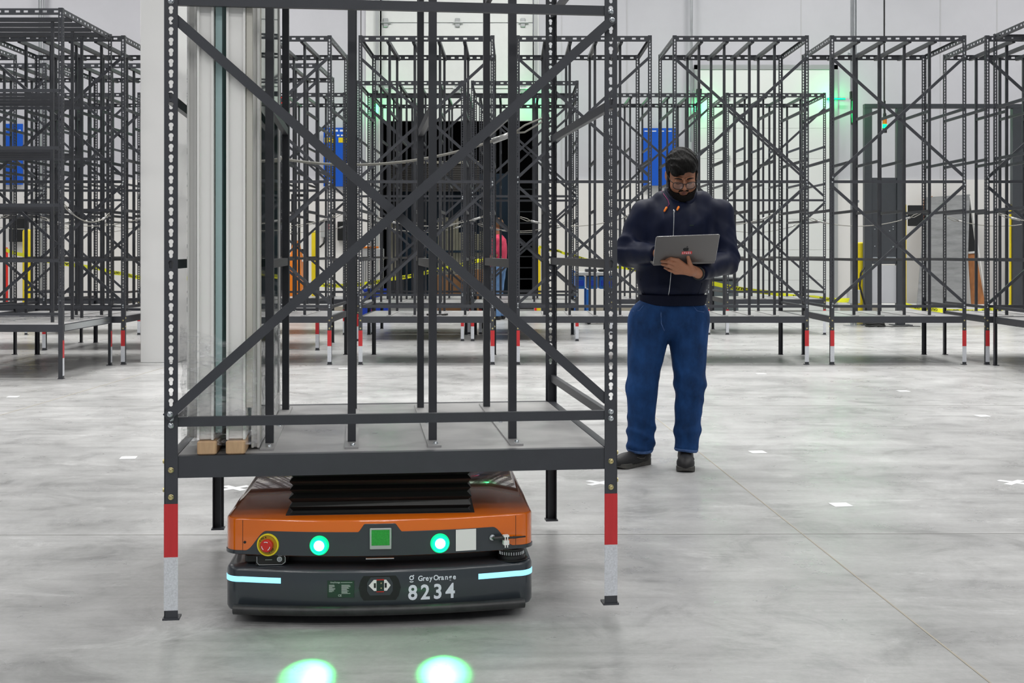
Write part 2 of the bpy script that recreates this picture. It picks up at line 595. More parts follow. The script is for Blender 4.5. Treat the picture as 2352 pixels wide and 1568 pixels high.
# closed dock door on the right
d2 = MB()
d2.box(3.66, 3.74, YW - 0.10, YW - 0.04, 0, 4.95)
d2.box(6.46, 6.54, YW - 0.10, YW - 0.04, 0, 4.95)
d2.box(3.66, 6.54, YW - 0.10, YW - 0.04, 4.86, 4.95)
d2 = d2.build('door_2', M['door_grey'])
tag(d2, kind='structure')
zz = 0.02
M['door_pale'] = mat('door_2_panel', (0.80, 0.82, 0.80), 0.45)
while zz < 4.8:
    MB().box(3.74, 6.46, YW - 0.085, YW - 0.052, zz, min(zz + 0.607, 4.86), 0.005).build('door_panel', M['door_pale'], d2)
    for hx in (4.35, 5.9):
        if 1 < zz < 4.4:
            MB().box(hx - 0.03, hx + 0.03, YW - 0.105, YW - 0.085, zz - 0.06, zz + 0.06, 0.004).build('hinge', M['door_grey'], d2)
    zz += 0.61

# inside the dock
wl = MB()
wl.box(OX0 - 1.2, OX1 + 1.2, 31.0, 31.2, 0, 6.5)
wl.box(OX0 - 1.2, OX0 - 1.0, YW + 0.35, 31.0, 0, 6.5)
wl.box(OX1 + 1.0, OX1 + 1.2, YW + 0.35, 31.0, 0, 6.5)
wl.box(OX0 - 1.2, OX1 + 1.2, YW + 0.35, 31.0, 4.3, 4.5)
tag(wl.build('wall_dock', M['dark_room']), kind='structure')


def at(px, Y):
    return (px - 1176) * Y / FPX


def zt(py, Y):
    return 1.2 - (py - 578) * Y / FPX


# white steel column at the left
cw = MB().box(-4.02, -3.62, 13.42, 13.82, 0, 9.5, 0.006).build('wall_column', mat('white_column_paint', (0.82, 0.82, 0.81), 0.5))

tag(cw, kind='structure')
MB().box(-3.70, -3.64, 13.405, 13.42, 0.20, 0.36, 0.004).build('cover_plate', M['door_white'], cw)

# ------------------------------------------------------------------ storage racks
RW, RD, RH = 1.404, 1.312, 3.50
PW = 0.042                       # post flange width


def cell_plate(mb, mapf, a0, a1, b0, b1, hole, th, flip):
    """one cell of a perforated sheet: a along, b across; hole = outline in the cell, counter-clockwise"""
    n = len(hole)
    out = []
    ca, cb = (a0 + a1) / 2, (b0 + b1) / 2
    for (ha, hb) in hole:
        da, db = ha - ca, hb - cb
        k = 1e9
        if abs(da) > 1e-9:
            k = min(k, (a1 - a0) / 2 / abs(da))
        if abs(db) > 1e-9:
            k = min(k, (b1 - b0) / 2 / abs(db))
        out.append((ca + da * k, cb + db * k))
    v, f = [], []
    for d in (0, th):
        v += [mapf(a, b, d) for a, b in out]
        v += [mapf(a, b, d) for a, b in hole]
    for i in range(n):
        k = (i + 1) % n
        q = [(i, k, n + k, n + i), (2 * n + k, 2 * n + i, 3 * n + i, 3 * n + k), (n + i, n + k, 3 * n + k, 3 * n + i)]
        f += [x if not flip else x[::-1] for x in q]
    mb.add(v, f)
    # fill the cell corners left between the radial points
    wa, wb = a1 - a0, b1 - b0
    per = 2 * (wa + wb)

    def pos(p):
        a, b = p
        if abs(b - b0) < 1e-9:
            return a - a0
        if abs(a - a1) < 1e-9:
            return wa + (b - b0)
        if abs(b - b1) < 1e-9:
            return wa + wb + (a1 - a)
        return wa + wb + wa + (b1 - b)
    cor = [(0.0, (a0, b0)), (wa, (a1, b0)), (wa + wb, (a1, b1)), (2 * wa + wb, (a0, b1))]
    for i in range(n):
        pa, pb = out[i], out[(i + 1) % n]
        s0, s1 = pos(pa), pos(pb)
        fw = (s1 - s0) % per
        sgn = 1 if fw < per / 2 else -1
        span = fw if sgn > 0 else per - fw
        mid = sorted((((c - s0) * sgn) % per, p) for c, p in cor)
        mid = [p for t, p in mid if 1e-7 < t < span - 1e-7]
        if mid:
            for d, rv in ((0, False), (th, True)):
                t = [mapf(*q, d) for q in [pa] + mid + [pb]]
                mb.add(t, [tuple(range(len(t))) if (rv ^ flip) else tuple(range(len(t) - 1, -1, -1))])


def keyhole(cz, cb, s=1.0):
    """a along z, b across: big round above, smaller round below"""
    pts = []
    for q in (-50, -12, 22, 56, 90, 124, 158, 192, 230):
        pts.append((cz + 0.0052 + 0.0079 * math.sin(R(q)), cb + 0.0079 * math.cos(R(q))))
    for q in (168, 205, 240, 270, 300, 335, 372):
        pts.append((cz - 0.0070 + 0.0056 * math.sin(R(q)), cb + 0.0056 * math.cos(R(q))))
    return pts


def post_mesh(mx, my, name):
    """L-section upright, mx/my = +1: front-left corner; -1 mirrored"""
    mb = MB()
    flip = (mx * my) < 0
    th = 0.003
    hw = PW / 2

    def front(a, b, d):
        return (mx * b, my * d, a)

    def side(a, b, d):
        return (mx * (-hw + d), my * b, a)
    Z0, P = 0.665, 0.0333
    N = 84
    for k in range(N):
        z0 = Z0 + k * P
        h = keyhole(z0 + P / 2, 0.0)
        cell_plate(mb, front, z0, z0 + P, -hw, hw, h, th, not flip)
        h = keyhole(z0 + P / 2, PW / 2 + 0.002)
        cell_plate(mb, side, z0, z0 + P, 0.0, PW, h, th, flip)
    Z1 = Z0 + N * P
    for a, b in ((0.006, Z0), (Z1, RH)):
        x = sorted((mx * -hw, mx * hw))
        y = sorted((0, my * th))
        mb.box(x[0], x[1], y[0], y[1], a, b)
        x = sorted((mx * -hw, mx * (-hw + th)))
        y = sorted((0, my * PW))
        mb.box(x[0], x[1], y[0], y[1], a, b)
    # inner lip that closes the section along its lower run and its rolled edges
    for a, b in ((0.006, 0.60),):
        x = sorted((mx * (hw - 0.012), mx * (hw - 0.009)))
        y = sorted((my * 0.003, my * 0.022))
        mb.box(x[0], x[1], y[0], y[1], a, b)
    return mb.mesh(name, M['rack'], fix=False)


def slotted(L, name, H=0.058, nh=13):
    """top beam along x (0..L), front face -y"""
    mb = MB()
    th = 0.003
    n = nh
    P = L / n

    def mp(a, b, d):
        return (a, d, b)
    for k in range(n):
        c = (k + 0.5) * P + (0.008 if k % 2 else -0.008)
        hole = [(c - 0.020, -0.010), (c, -0.010), (c + 0.020, -0.010), (c + 0.020, 0.010), (c, 0.010), (c - 0.020, 0.010)]
        cell_plate(mb, mp, k * P, (k + 1) * P, -H / 2, H / 2, hole, th, False)
    mb.box(0, L, th, 0.022, H / 2 - 0.003, H / 2)
    mb.box(0, L, th, 0.022, -H / 2, -H / 2 + 0.003)
    return mb.mesh(name, M['rack'], fix=False)


def bolt_mesh(name, m, r=0.0085):
    mb = MB()
    mb.lathe([(r * 1.05, 0), (r * 1.05, 0.0015), (r * 0.95, 0.002), (r * 0.8, 0.0065), (r * 0.45, 0.0075), (r * 0.42, 0.004), (0.0001, 0.004)], 12, axis='y')
    return mb.mesh(name, m, smooth=True)


BOLT_S = bolt_mesh('bolt', M['zinc'])
BOLT_B = bolt_mesh('bolt_yellow', M['brass'])
TAPE_R = MB().box(-PW / 2 - 0.0006, PW / 2 + 0.0006, -0.0012, -0.0001, 0.197, 0.364).mesh('red_band', M['red_tape'])
TAPE_W = MB().box(-PW / 2 - 0.0006, PW / 2 + 0.0006, -0.0012, -0.0001, 0.030, 0.197).mesh('white_band', M['white_tape'])
TAPE_R2 = MB().box(-PW / 2 - 0.0012, -PW / 2 - 0.0003, 0.001, PW, 0.197, 0.364).mesh('red_band_side', M['red_tape'])
FOOT = MB().box(-0.026, 0.026, -0.005, PW + 0.004, 0.0, 0.006).mesh('foot_plate', M['rack'])


def ob(name, me, parent, loc=(0, 0, 0), rot=(0, 0, 0)):
    return put(bpy.data.objects.new(name, me), parent, loc, rot)


def make_rack():
    root = thing('storage_rack', 'x', 'rack')
    X0, X1 = 0.0, RW
    corners = [(0, 0, 1, 1), (RW, 0, -1, 1), (0, RD, 1, -1), (RW, RD, -1, -1)]
    for i, (x, y, mx, my) in enumerate(corners):
        p = ob('post', post_mesh(mx, my, 'post_%d' % i), root, (x, y, 0))
        f = ob('foot_plate', FOOT, p, (0, 0 if my > 0 else -PW, 0))
        if my > 0:
            ob('red_band', TAPE_R, p)
            ob('white_band', TAPE_W, p)
            for z in (0.47, 0.385):
                ob('bolt', BOLT_B, p, (0, 0, z))
            for z in (0.610,):
                ob('bolt', BOLT_S, p, (0, 0, z))
            s = -1 if mx > 0 else 1
            for z in (0.495, 0.405):
                ob('side_bolt', BOLT_B, p, (s * PW / 2, PW / 2, z), (0, 0, R(90 * s)))
            ob('bolt', BOLT_S, p, (0, 0, 1.94))
            ob('bolt', BOLT_S, p, (0, 0, 0.632))
    hw = PW / 2
    t = 0.004
    # deck beams: C section
    for y0, y1, nm in ((t, t + 0.030, 'deck_beam'), (RD - t - 0.030, RD - t, 'deck_beam')):
        mb = MB().box(hw - 0.002, RW - hw + 0.002, y0, y1, 0.444, 0.5125)
        mb.build(nm, M['rack'], root)
    for x0 in (0.0035 - hw + 0.003, RW + hw - 0.0065 - 0.030):
        MB().box(x0, x0 + 0.030, PW + 0.002, RD - PW - 0.002, 0.444, 0.5125).build('deck_beam', M['rack'], root)
    MB().box(-hw + 0.038, RW + hw - 0.038, 0.035, RD - 0.035, 0.500, 0.5115).build('deck_sheet', M['deck'], root)
    # front rails and cross braces
    for z in (0.620, 1.945):
        MB().box(hw - 0.004, RW - hw + 0.004, 0.004, 0.024, z - 0.015, z + 0.015).build('front_rail', M['rack'], root)
    for z0, z1 in ((0.648, 1.910), (1.990, 3.270)):
        mb = MB().bar((0.0 - 0.012, -0.012, z0 - 0.011), (RW + 0.006, -0.012, z1 + 0.006), 0.030, 0.018)
        br = mb.build('cross_brace', M['rack'], root)
        ob('bolt', BOLT_S, br, (0.0, -0.021, z0))
        ob('bolt', BOLT_S, br, (RW, -0.021, z1))
        mb = MB().bar((hw - 0.012, 0.013, z1 + 0.0 - 0.02), (RW - hw + 0.01, 0.013, z0 + 0.02), 0.030, 0.014)
        mb.build('cross_brace', M['rack'], root)
    # side rails
    for x in (0.0, RW):
        s = 1 if x == 0 else -1
        for z in (0.610, 1.115, 1.640, 2.180, 2.720):
            a = sorted((x + s * (-hw + 0.004), x + s * (-hw + 0.022)))
            MB().box(a[0], a[1], 0.006, RD - 0.006, z - 0.015, z + 0.015).build('side_rail', M['rack'], root)
    # slotted top frame
    fb = slotted(RW - PW, 'top_beam')
    ob('top_beam', fb, root, (hw, 0.002, RH - 0.035))
    ob('top_beam', fb, root, (RW - hw, RD - 0.002, RH - 0.035), (0, 0, R(180)))
    sb = slotted(RD - 2 * PW + 0.03, 'top_beam_side', nh=14)
    ob('top_beam', sb, root, (-hw + 0.004, RD - PW + 0.015, RH - 0.035), (0, 0, R(-90)))
    ob('top_beam', sb, root, (RW + hw - 0.004, PW - 0.015, RH - 0.035), (0, 0, R(90)))
    # four dividers
    VF, VB = 0.205, 1.085
    up = MB().box(-0.0135, 0.0135, 0, 0.026, 0.518, RH - 0.075)
    upm = up.mesh('upright', M['rack_in'])
    stm = MB().box(-0.022, 0.022, 0.09, 1.20, 0.512, 0.518, 0).mesh('base_strip', M['deck'])
    rm = MB().box(-0.010, 0.010, VF + 0.027, VB - 0.001, -0.015, 0.015).mesh('divider_rail', M['rack_in'])
    tm = MB().box(-0.017, 0.017, 0.028, RD - 0.028, -0.075, -0.052).box(-0.017, -0.013, 0.028, RD - 0.028, -0.052, -0.035).box(0.013, 0.017, 0.028, RD - 0.028, -0.052, -0.035).mesh('top_channel', M['rack_in'])
    for u in (0.289, 0.561, 0.833, 1.105):
        st = ob('base_strip', stm, root, (u, 0, 0))
        for v in (0.125, 0.62, 1.17):
            ob('screw', BOLT_S, st, (0.004, v, 0.518), (R(-90), 0, 0))
        ob('upright', upm, root, (u, VF, 0))
        ob('upright', upm, root, (u, VB, 0))
        ob('top_channel', tm, root, (u, 0, RH))
        for z in (1.115, 1.640, 2.180, 2.720):
            ob('divider_rail', rm, root, (u, 0, z))
    return root


def add_cable(root, z0, z1, sag, y=RD - 0.01, thick=0.0055, x0=0.02, x1=RW - 0.02):
    pts = []
    for k in range(21):
        t = k / 20
        x = x0 + 0.14 + (x1 - x0 - 0.28) * t
        z = z0 + (z1 - z0) * t - sag * 4 * t * (1 - t)
        pts.append((x, y, z))
    c = MB().tube(pts, thick, 6).build('cable', M['cable'], root, smooth='all')
    for s, e, o in ((pts[0], pts[1], -1), (pts[-1], pts[-2], 1)):
        d = (Vector(s) - Vector(e)).normalized()
        a = Vector(s)
        MB().tube([a - d * 0.10, a], 0.0125, 8).build('sleeve', M['sleeve'], c, smooth='all')
        p1 = a + d * 0.13
        p1.z += 0.01
        loop = [a, a + d * 0.05 + Vector((0, 0, 0.016)), p1 + Vector((0, 0, 0.008)), p1 + Vector((0, 0, -0.008)), a + d * 0.05 + Vector((0, 0, -0.014)), a]
        MB().tube(loop, 0.0045, 6).build('loop', M['cable'], c, smooth='all')


YAW = R(6.9)
LIFT = 0.045
front = make_rack()
front.location = (-1.070, 3.893, LIFT)
front.rotation_euler = (0, 0, YAW)
front['label'] = 'tall dark steel rack lifted on the orange robot, white panels on its deck'
front['group'] = 'tall slotted steel racks'

racks = [
    # x of left post, y of front, label
    (-3.345, 13.19, 'first-row rack left of the black doorway, partly seen through the glass panel'),
    (-1.611, 13.19, 'first-row rack standing straight in front of the black doorway'),
    (0.062, 13.19, 'first-row rack just left of the bearded man, behind the lifted rack corner post'),
    (1.731, 13.19, 'first-row rack directly behind and right of the bearded man'),
    (3.405, 13.19, 'first-row rack standing in front of the tall charcoal cabinet'),
    (5.056, 13.19, 'first-row rack right of the charcoal cabinet, cut by the right edge'),
    (-5.540, 13.19, 'rack standing just left of the white column, right leg banded red and white'),
    (-7.210, 13.19, 'rack behind the nearest left rack, only its rear corner in the frame'),
    (-3.775, 15.10, 'second-row rack in front of the orange lift truck'),
    (-3.825, 17.92, 'third-row rack left of the black doorway, nearest the orange lift truck'),
    (-2.070, 16.67, 'second-row rack before the left half of the black doorway'),
    (-0.530, 16.67, 'second-row rack before the right half of the black doorway'),
    (-2.030, 18.06, 'third-row rack before the left half of the black doorway'),
    (-0.460, 18.06, 'third-row rack before the right half of the black doorway, nearest the person in pink'),
    (1.440, 17.95, 'far rack beside the blue machine, left of the bearded man'),
    (3.117, 17.95, 'far rack in front of the closed white dock door'),
    (-5.500, 15.10, 'second-row rack left of the white column, behind the sideways rack'),
    (-7.100, 15.10, 'second-row rack at the left edge, in front of the left yellow bollard'),
    (-5.390, 17.92, 'third-row rack left of the white column'),
    (-7.020, 17.92, 'third-row rack at the left edge, close to the blue wall sign'),
]
base = make_rack()
base.location = (racks[0][0], racks[0][1], 0)
base['label'] = racks[0][2]
base['group'] = 'tall slotted steel racks'
add_cable(base, 1.56, 1.60, 0.08)
for i, (x, y, lb) in enumerate(racks[1:]):
    c = copy_tree(base, skip=('side_bolt', 'screw') if y > 14 else ('screw',))
    c.location = (x, y, 0)
    c['label'] = lb
# two racks that stand nearer than the first row: one turned at the left, one at the right edge
c = copy_tree(base)
c.location = (-4.235 - RD, 11.715 + RW, 0)
c.rotation_euler = (0, 0, R(-90))
c['label'] = 'nearest rack at the left edge, turned sideways, with a drooping cable'
for p in [o for o in C.objects if o.parent == c and o.name.startswith('post') and o.location.y > 1]:
    ob('red_band', TAPE_R, p, (0, 0, 0), (0, 0, R(180)))
    ob('white_band', TAPE_W, p, (0, 0, 0), (0, 0, R(180)))
MB().box(0.03, RW - 0.03, RD - 0.003, RD + 0.001, 0.452, 0.508).build('silver_edge', M['zinc'], c)
c = copy_tree(base)
c.location = (5.11, 11.81, 0)
c['label'] = 'nearest rack at the right edge, only its left rear corner in the frame'
add_cable(front, 1.565, 1.665, 0.085, thick=0.0062)


# black bent strap lying on a deck
MB().tube([(-0.92, 13.40, 0.522), (-0.80, 13.36, 0.524), (-0.72, 13.36, 0.524), (-0.70, 13.42, 0.524)], 0.011, 6).build('hose', M['ink'], None, smooth='all')
tag(bpy.data.objects['hose'], 'short black hose piece lying on the deck of the rack before the black doorway', 'hose')

# ------------------------------------------------------------------ window panels standing on the lifted deck
ZD = 0.5125 + LIFT


def on_rack(name, label, cat, u, v, group=None):
    c, s = math.cos(YAW), math.sin(YAW)
    return thing(name, label, cat, (-1.070 + u * c - v * s, 3.893 + u * s + v * c, ZD), YAW, group)


def window_panel(label, u, wd, z0, top, v0, v1, stile, group=None, beige=False, teal=False):
    t = on_rack('window_panel', label, 'window panel', u, v0, group)
    D = v1 - v0
    h = wd / 2

    def frame(name, y0, y1, za, zb, m=M['pvc'], parent=t):
        return MB().box(-h, h, y0, y1, za, zb, 0.004).build(name, m, parent)
    fs = MB()
    fs.box(-h, h, 0, stile, z0, top, 0.003)
    fs.box(-h, -h + 0.008, -0.010, 0.002, z0, top, 0.001)
    fs.box(h - 0.008, h, -0.010, 0.002, z0, top, 0.001)
    fs.build('frame_stile', M['pvc'], t)
    frame('frame_stile', D - stile, D, z0, top)
    frame('frame_rail', stile, D - stile, z0, z0 + 0.07)
    frame('frame_rail', stile, D - stile, top - 0.07, top)
    frame('frame_rail', stile, D - stile, z0 + 1.92, z0 + 1.98)
    MB().box(h - 0.012, h - 0.004, stile - 0.004, D - stile + 0.004, z0 + 0.066, z0 + 1.924).build('glass_pane', M['glass'], t)
    MB().box(h - 0.012, h - 0.004, stile - 0.004, D - stile + 0.004, z0 + 1.976, top - 0.066).build('glass_pane', M['glass'], t)
    g = MB().box(h - 0.002, h + 0.003, stile * 0.55, stile * 0.8, z0 + 0.02, top - 0.02)
    g.build('gasket', M['pvc_warm'], t)
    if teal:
        MB().box(h + 0.0032, h + 0.024, 0.012, D - 0.01, z0 + 0.02, top - 0.01, 0.001).build('painted_glass_reflection', M['teal_reflection'], t)  # opaque strip: bright reflection on the glass side, painted pale teal
    if beige:
        MB().box(h + 0.001, h + 0.022, -0.004, 0.014, z0 + 0.10, top, 0.002).build('edge_strip', M['pvc_warm'], t)
    return t


GP = 'framed window panels on the lifted rack'
window_panel('thin white framed window panel at the left end of the deck, inside the crinkled film', 0.052, 0.030, 0.045, 2.75, 0.10, 1.15, 0.05, group=GP)
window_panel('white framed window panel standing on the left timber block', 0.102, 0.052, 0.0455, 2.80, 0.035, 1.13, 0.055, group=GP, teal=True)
window_panel('white framed window panel standing on the right timber block', 0.197, 0.060, 0.0455, 2.80, 0.035, 1.13, 0.055, group=GP, beige=True)
window_panel('white framed glass panel beside the first row of steel uprights', 0.250, 0.026, 0.004, 2.85, 0.13, 1.16, 0.045, group=GP)
for u, lb in ((0.108, 'pale timber block under the left white window panel'), (0.197, 'pale timber block under the right white window panel')):
    b = on_rack('timber_block', lb, 'timber block', u, 0.012, 'timber blocks')
    MB().box(-0.030, 0.030, 0, 0.95, 0.0005, 0.044, 0.004).build('block', M['wood'], b)
# stretch film wrapped around the foot of the panels
fm = on_rack('stretch_film', 'crinkled clear film wrapped round the feet of the white panels', 'plastic film', 0, 0)


def film_wall(pts, z0, z1f, n=34, amp=0.006):
    mb = MB()
    L = []
    for a, b in zip(pts[:-1], pts[1:]):
        k = max(2, int(math.dist(a, b) / 0.02))
        L += [(a[0] + (b[0] - a[0]) * i / k, a[1] + (b[1] - a[1]) * i / k) for i in range(k)]
    L.append(pts[-1])
    rings = []
    for i, (x, y) in enumerate(L):
        col = []
        zt1 = z1f(i / (len(L) - 1))
        for k in range(n):
            z = z0 + (zt1 - z0) * k / (n - 1)
            q = amp * math.sin(x * 90 + z * 40 + 2 * math.sin(y * 35 + z * 23)) * (0.3 + 0.7 * random.random())
            p = amp * math.sin(y * 70 + z * 55 + 2 * math.sin(x * 50 - z * 30)) * (0.3 + 0.7 * random.random())
            col.append((x + q, y + p, z))
        rings.append(col)
    v = [p for r in rings for p in r]
    f = [(i * n + j, i * n + j + 1, (i + 1) * n + j + 1, (i + 1) * n + j) for i in range(len(rings) - 1) for j in range(n - 1)]
    return mb.add(v, f)


film_wall([(0.028, 0.45), (0.028, 0.022), (0.262, 0.022)], 0.03, lambda t: 0.34 + 0.10 * math.sin(3 * t) - 0.04 * t).build('front_wrap', M['film'], fm, smooth='all', fix=False)
film_wall([(0.271, 0.10), (0.275, 1.16)], 0.015, lambda t: 0.20 + 0.30 * t).build('side_wrap', M['film'], fm, smooth='all', fix=False)

# ------------------------------------------------------------------ the orange transport robot
RXC, RYC, RYAW = -0.429, 4.048, R(4.6)
rob = thing('transport_robot', 'low orange and slate grey transport robot with two green lamps under the lifted rack', 'robot', (RXC, RYC, 0), RYAW)
HW, RL, SAG, CR = 0.500, 1.10, 0.062, 0.055


def yf(x):
    a = HW - CR
    x = max(-a, min(a, x))
    return -SAG * (1 - (x / a) ** 2)


def outline(inset=0.0, n=28, k=7, back=None):
    """plan outline, counter-clockwise from the front left"""
    P = []
    a = HW - CR
    r = CR - inset
    sl = math.atan(2 * SAG / a)
    for i in range(n + 1):
        x = -a + 2 * a * i / n
        P.append((x, yf(x) + inset))
    for i in range(1, k + 1):
        q = R(-90) + R(90) * i / k
        P.append((a + r * math.cos(q), CR + r * math.sin(q)))
    rb = RL
    for i in range(k + 1):
        q = R(90) * i / k
        P.append((a + r * math.cos(q), rb - CR + r * math.sin(q)))
    for i in range(k + 1):
        q = R(90) + R(90) * i / k
        P.append((-a + r * math.cos(q), rb - CR + r * math.sin(q)))
    for i in range(k):
        q = R(180) + R(90) * i / k
        P.append((-a + r * math.cos(q), CR + r * math.sin(q)))
    return P


def shell(name, prof, m, parent=rob, cap=True):
    mb = MB()
    mb.loft([[(x, y, z) for x, y in outline(i)] for i, z in prof], cap)
    return mb.build(name, m, parent, smooth=True)


shell('lower_shell', [(0.03, 0.034), (0.005, 0.040), (0.0, 0.050), (0.0, 0.168), (0.004, 0.176), (0.014, 0.181), (0.06, 0.183)], M['robot_grey'])
core = MB()
core.loft([[(x * 0.93, y * 0.93 + 0.05, z) for x, y in outline(0.045)] for z in (0.183, 0.226)])
core.build('gap_core', M['black'], rob, smooth=True)
up = shell('upper_shell', [(0.012, 0.219), (0.0, 0.225), (0.0, 0.333), (0.002, 0.3375), (0.006, 0.340)], M['orange'])


def fpt(s):
    """front contour by s in [-1.28, 1.28]; |s| <= 1 the bowed front, beyond it the corner"""
    a = HW - CR
    if abs(s) <= 1:
        return (s * a, yf(s * a))
    q = min(1.0, (abs(s) - 1) / 0.25) * R(88)
    sg = 1 if s > 0 else -1
    return (sg * (a + CR * math.sin(q)), CR - CR * math.cos(q))


def fnormal(s):
    p, q = fpt(s - 0.01), fpt(s + 0.01)
    t = Vector((q[0] - p[0], q[1] - p[1])).normalized()
    return Vector((t.y, -t.x))


def band(s0, s1, zlo, zhi, off=0.0025, n=60, base=-0.004):
    mb = MB()
    rings = []
    for i in range(n + 1):
        s = s0 + (s1 - s0) * i / n
        x, y = fpt(s)
        nn = fnormal(s)
        a, b = zlo(x), zhi(x)
        ch = 0.0012
        o = (x + nn.x * off, y + nn.y * off)
        o2 = (x + nn.x * (off - ch), y + nn.y * (off - ch))
        bb = (x + nn.x * base, y + nn.y * base)
        rings.append([(*bb, a), (*o2, a), (*o, a + ch), (*o, b - ch), (*o2, b), (*bb, b)])
    return mb.loft(rings)


def smooth(t):
    t = max(0, min(1, t))
    return t * t * (3 - 2 * t)


def panel_top(x):
    lo, hi, tab = 0.236, 0.301, 0.327
    ax = abs(x)
    if ax > 0.435:
        return lo
    if ax > 0.365:
        return lo + (hi - lo) * smooth((0.435 - ax) / 0.07)
    if ax > 0.068:
        return hi
    if ax > 0.050:
        return hi + (tab - hi) * (0.068 - ax) / 0.018
    return tab


band(-1.25, 1.25, lambda x: 0.2235, panel_top, n=240).build('front_panel', M['robot_grey'], up)
for s in (-1, 1):
    x, y = fpt(s * 0.995)
    MB().box(x - 0.0006, x + 0.0006, y - 0.0010, y + 0.001, 0.237, 0.333).build('seam', M['black'], up)
    x = s * 0.436
    MB().lathe([(0.0001, 0), (0.0045, 0), (0.0045, 0.0006), (0.0001, 0.0006)], 14, (x, yf(x) - 0.001, 0.262), 'y').build('screw_hole', M['black'], up)
# LED corner strips
for s, nm in ((-1, -1), (1, 1)):
    band(*((-1.25, -0.715) if s < 0 else (0.715, 1.25)), lambda x: 0.133, lambda x: 0.151, off=0.0018, n=40).build('light_strip', M['led_blue'], rob)


def fmtx(x, z, out=0.0):
    h = 0.004
    ang = math.atan2(yf(x + h) - yf(x - h), 2 * h)
    return Matrix.Translation((x + math.sin(ang) * out, yf(x) - math.cos(ang) * out, z)) @ Matrix.Rotation(ang, 4, 'Z')


def on_front(mb, name, m, x, z, out=0.0, parent=rob, smooth=True):
    o = mb.build(name, m, parent, smooth=smooth)
    o.matrix_local = fmtx(x, z, out)
    return o


# emergency stop
es = on_front(MB().lathe([(0.0001, 0), (0.030, 0.0), (0.0315, 0.004), (0.0355, 0.004), (0.0365, 0.002), (0.0365, -0.004), (0.0001, -0.004)], 40, axis='y'), 'stop_button', M['estop_yellow'], -0.359, 0.257, 0.0035)
MB().lathe([(0.0001, 0.0012), (0.0300, 0.0012), (0.0300, 0.0008), (0.0001, 0.0006)], 32, (0, -0.0002, 0), 'y').build('dish', M['estop_dark'], es)
MB().lathe([(0.0195, 0.001), (0.0205, 0.010), (0.0205, 0.018), (0.018, 0.021), (0.0001, 0.0215)], 32, axis='y').build('push_cap', M['estop_red'], es, smooth=True)
for q0 in (60, 180, 300):
    pts = [(0.0135 * math.cos(R(q)), -0.0219, 0.0135 * math.sin(R(q))) for q in range(q0, q0 + 66, 11)]
    MB().tube(pts, 0.0011, 6).build('arrow_mark', M['decal'], es)
for q, tx in ((128, 'EMER'), (-52, 'STOP')):
    for k, chh in enumerate(tx):
        a = R(q - (k - 1.5) * 15) if q > 0 else R(q + (k - 1.5) * 15)
        text_obj('ring_letter', chh, 0.0085, M['ink'], es,
                 Matrix.Translation((0.0245 * math.cos(a) - 0.002, -0.0020, 0.0245 * math.sin(a) - 0.003)) @ Matrix.Rotation(R(90), 4, 'X') @ Matrix.Rotation(a - R(90) if q > 0 else a + R(90), 4, 'Z'))

# the two green lamps
for i, x in enumerate((-0.193, 0.192)):
    lm = on_front(MB().lathe([(0.0001, -0.002), (0.0310, -0.002), (0.0310, 0.005), (0.0285, 0.0105), (0.0265, 0.0105), (0.025, 0.008), (0.0001, 0.008)], 36, axis='y'), 'green_lamp', M['lamp_lens'], x, 0.259, 0.003)
    MB().lathe([(0.0001, 0.0150), (0.010, 0.0140), (0.0160, 0.0110), (0.0168, 0.0085), (0.0001, 0.0080)][::-1], 28, axis='y').build('lamp_core', M['lamp_core'], lm, smooth=True)
    sp = bpy.data.lights.new('green_lamp_beam', 'SPOT')
    sp.energy = 120
    sp.color = (0.05, 1.0, 0.20)
    sp.spot_size = R(19)
    sp.spot_blend = 1.0
    sp.shadow_soft_size = 0.012
    so = bpy.data.objects.new('green_lamp_beam', sp)
    C.objects.link(so)
    so.parent = lm
    so.location = (0, -0.022, 0)
    so.rotation_euler = (R(-58.5), 0, -math.atan2(yf(x + 0.004) - yf(x - 0.004), 0.008))

# display
ds = on_front(MB().box(-0.0345, 0.0345, -0.005, 0, -0.034, 0.034, 0.0015), 'display', M['door_grey'], 0.002, 0.280, 0.003, smooth=False)
MB().box(-0.029, 0.029, -0.0062, -0.0048, -0.021, 0.0285, 0.0006).build('screen', M['screen_green'], ds)
on_front(MB().box(-0.045, 0.045, -0.006, 0.004, -0.0015, 0.0015), 'front_lip', M['zinc'], 0.0, 0.217, 0.004, smooth=False)
# plain white label (square) right of the lamps
on_front(MB().box(-0.0335, 0.0335, -0.0012, 0, -0.0345, 0.0345), 'blank_label', M['white'], 0.2765, 0.265, 0.003, smooth=False)
# antenna with its clip
an = on_front(MB().lathe([(0.0001, 0), (0.0095, 0), (0.0095, 0.005), (0.0065, 0.006), (0.0065, 0.014), (0.0001, 0.014)], 20, axis='y'), 'antenna_socket', M['zinc'], 0.362, 0.268, 0.003)
MB().tube([(0.0, -0.010, 0), (0.004, -0.018, 0), (0.035, -0.020, 0), (0.036, -0.020, 0), (0.075, -0.016, -0.002), (0.112, -0.010, -0.003)], [0.006, 0.0062, 0.0062, 0.0042, 0.0036, 0.0025], 10).build('antenna', M['rubber'], an, smooth=True)
cl = MB().box(0.032, 0.050, -0.030, -0.012, 0.004, 0.0095).box(0.032, 0.050, -0.030, -0.012, -0.022, -0.007)
cl.box(0.035, 0.038, -0.031, -0.028, -0.03, 0.006).box(0.043, 0.046, -0.031, -0.028, -0.03, 0.006)
cl.build('cable_clip', M['white'], an)
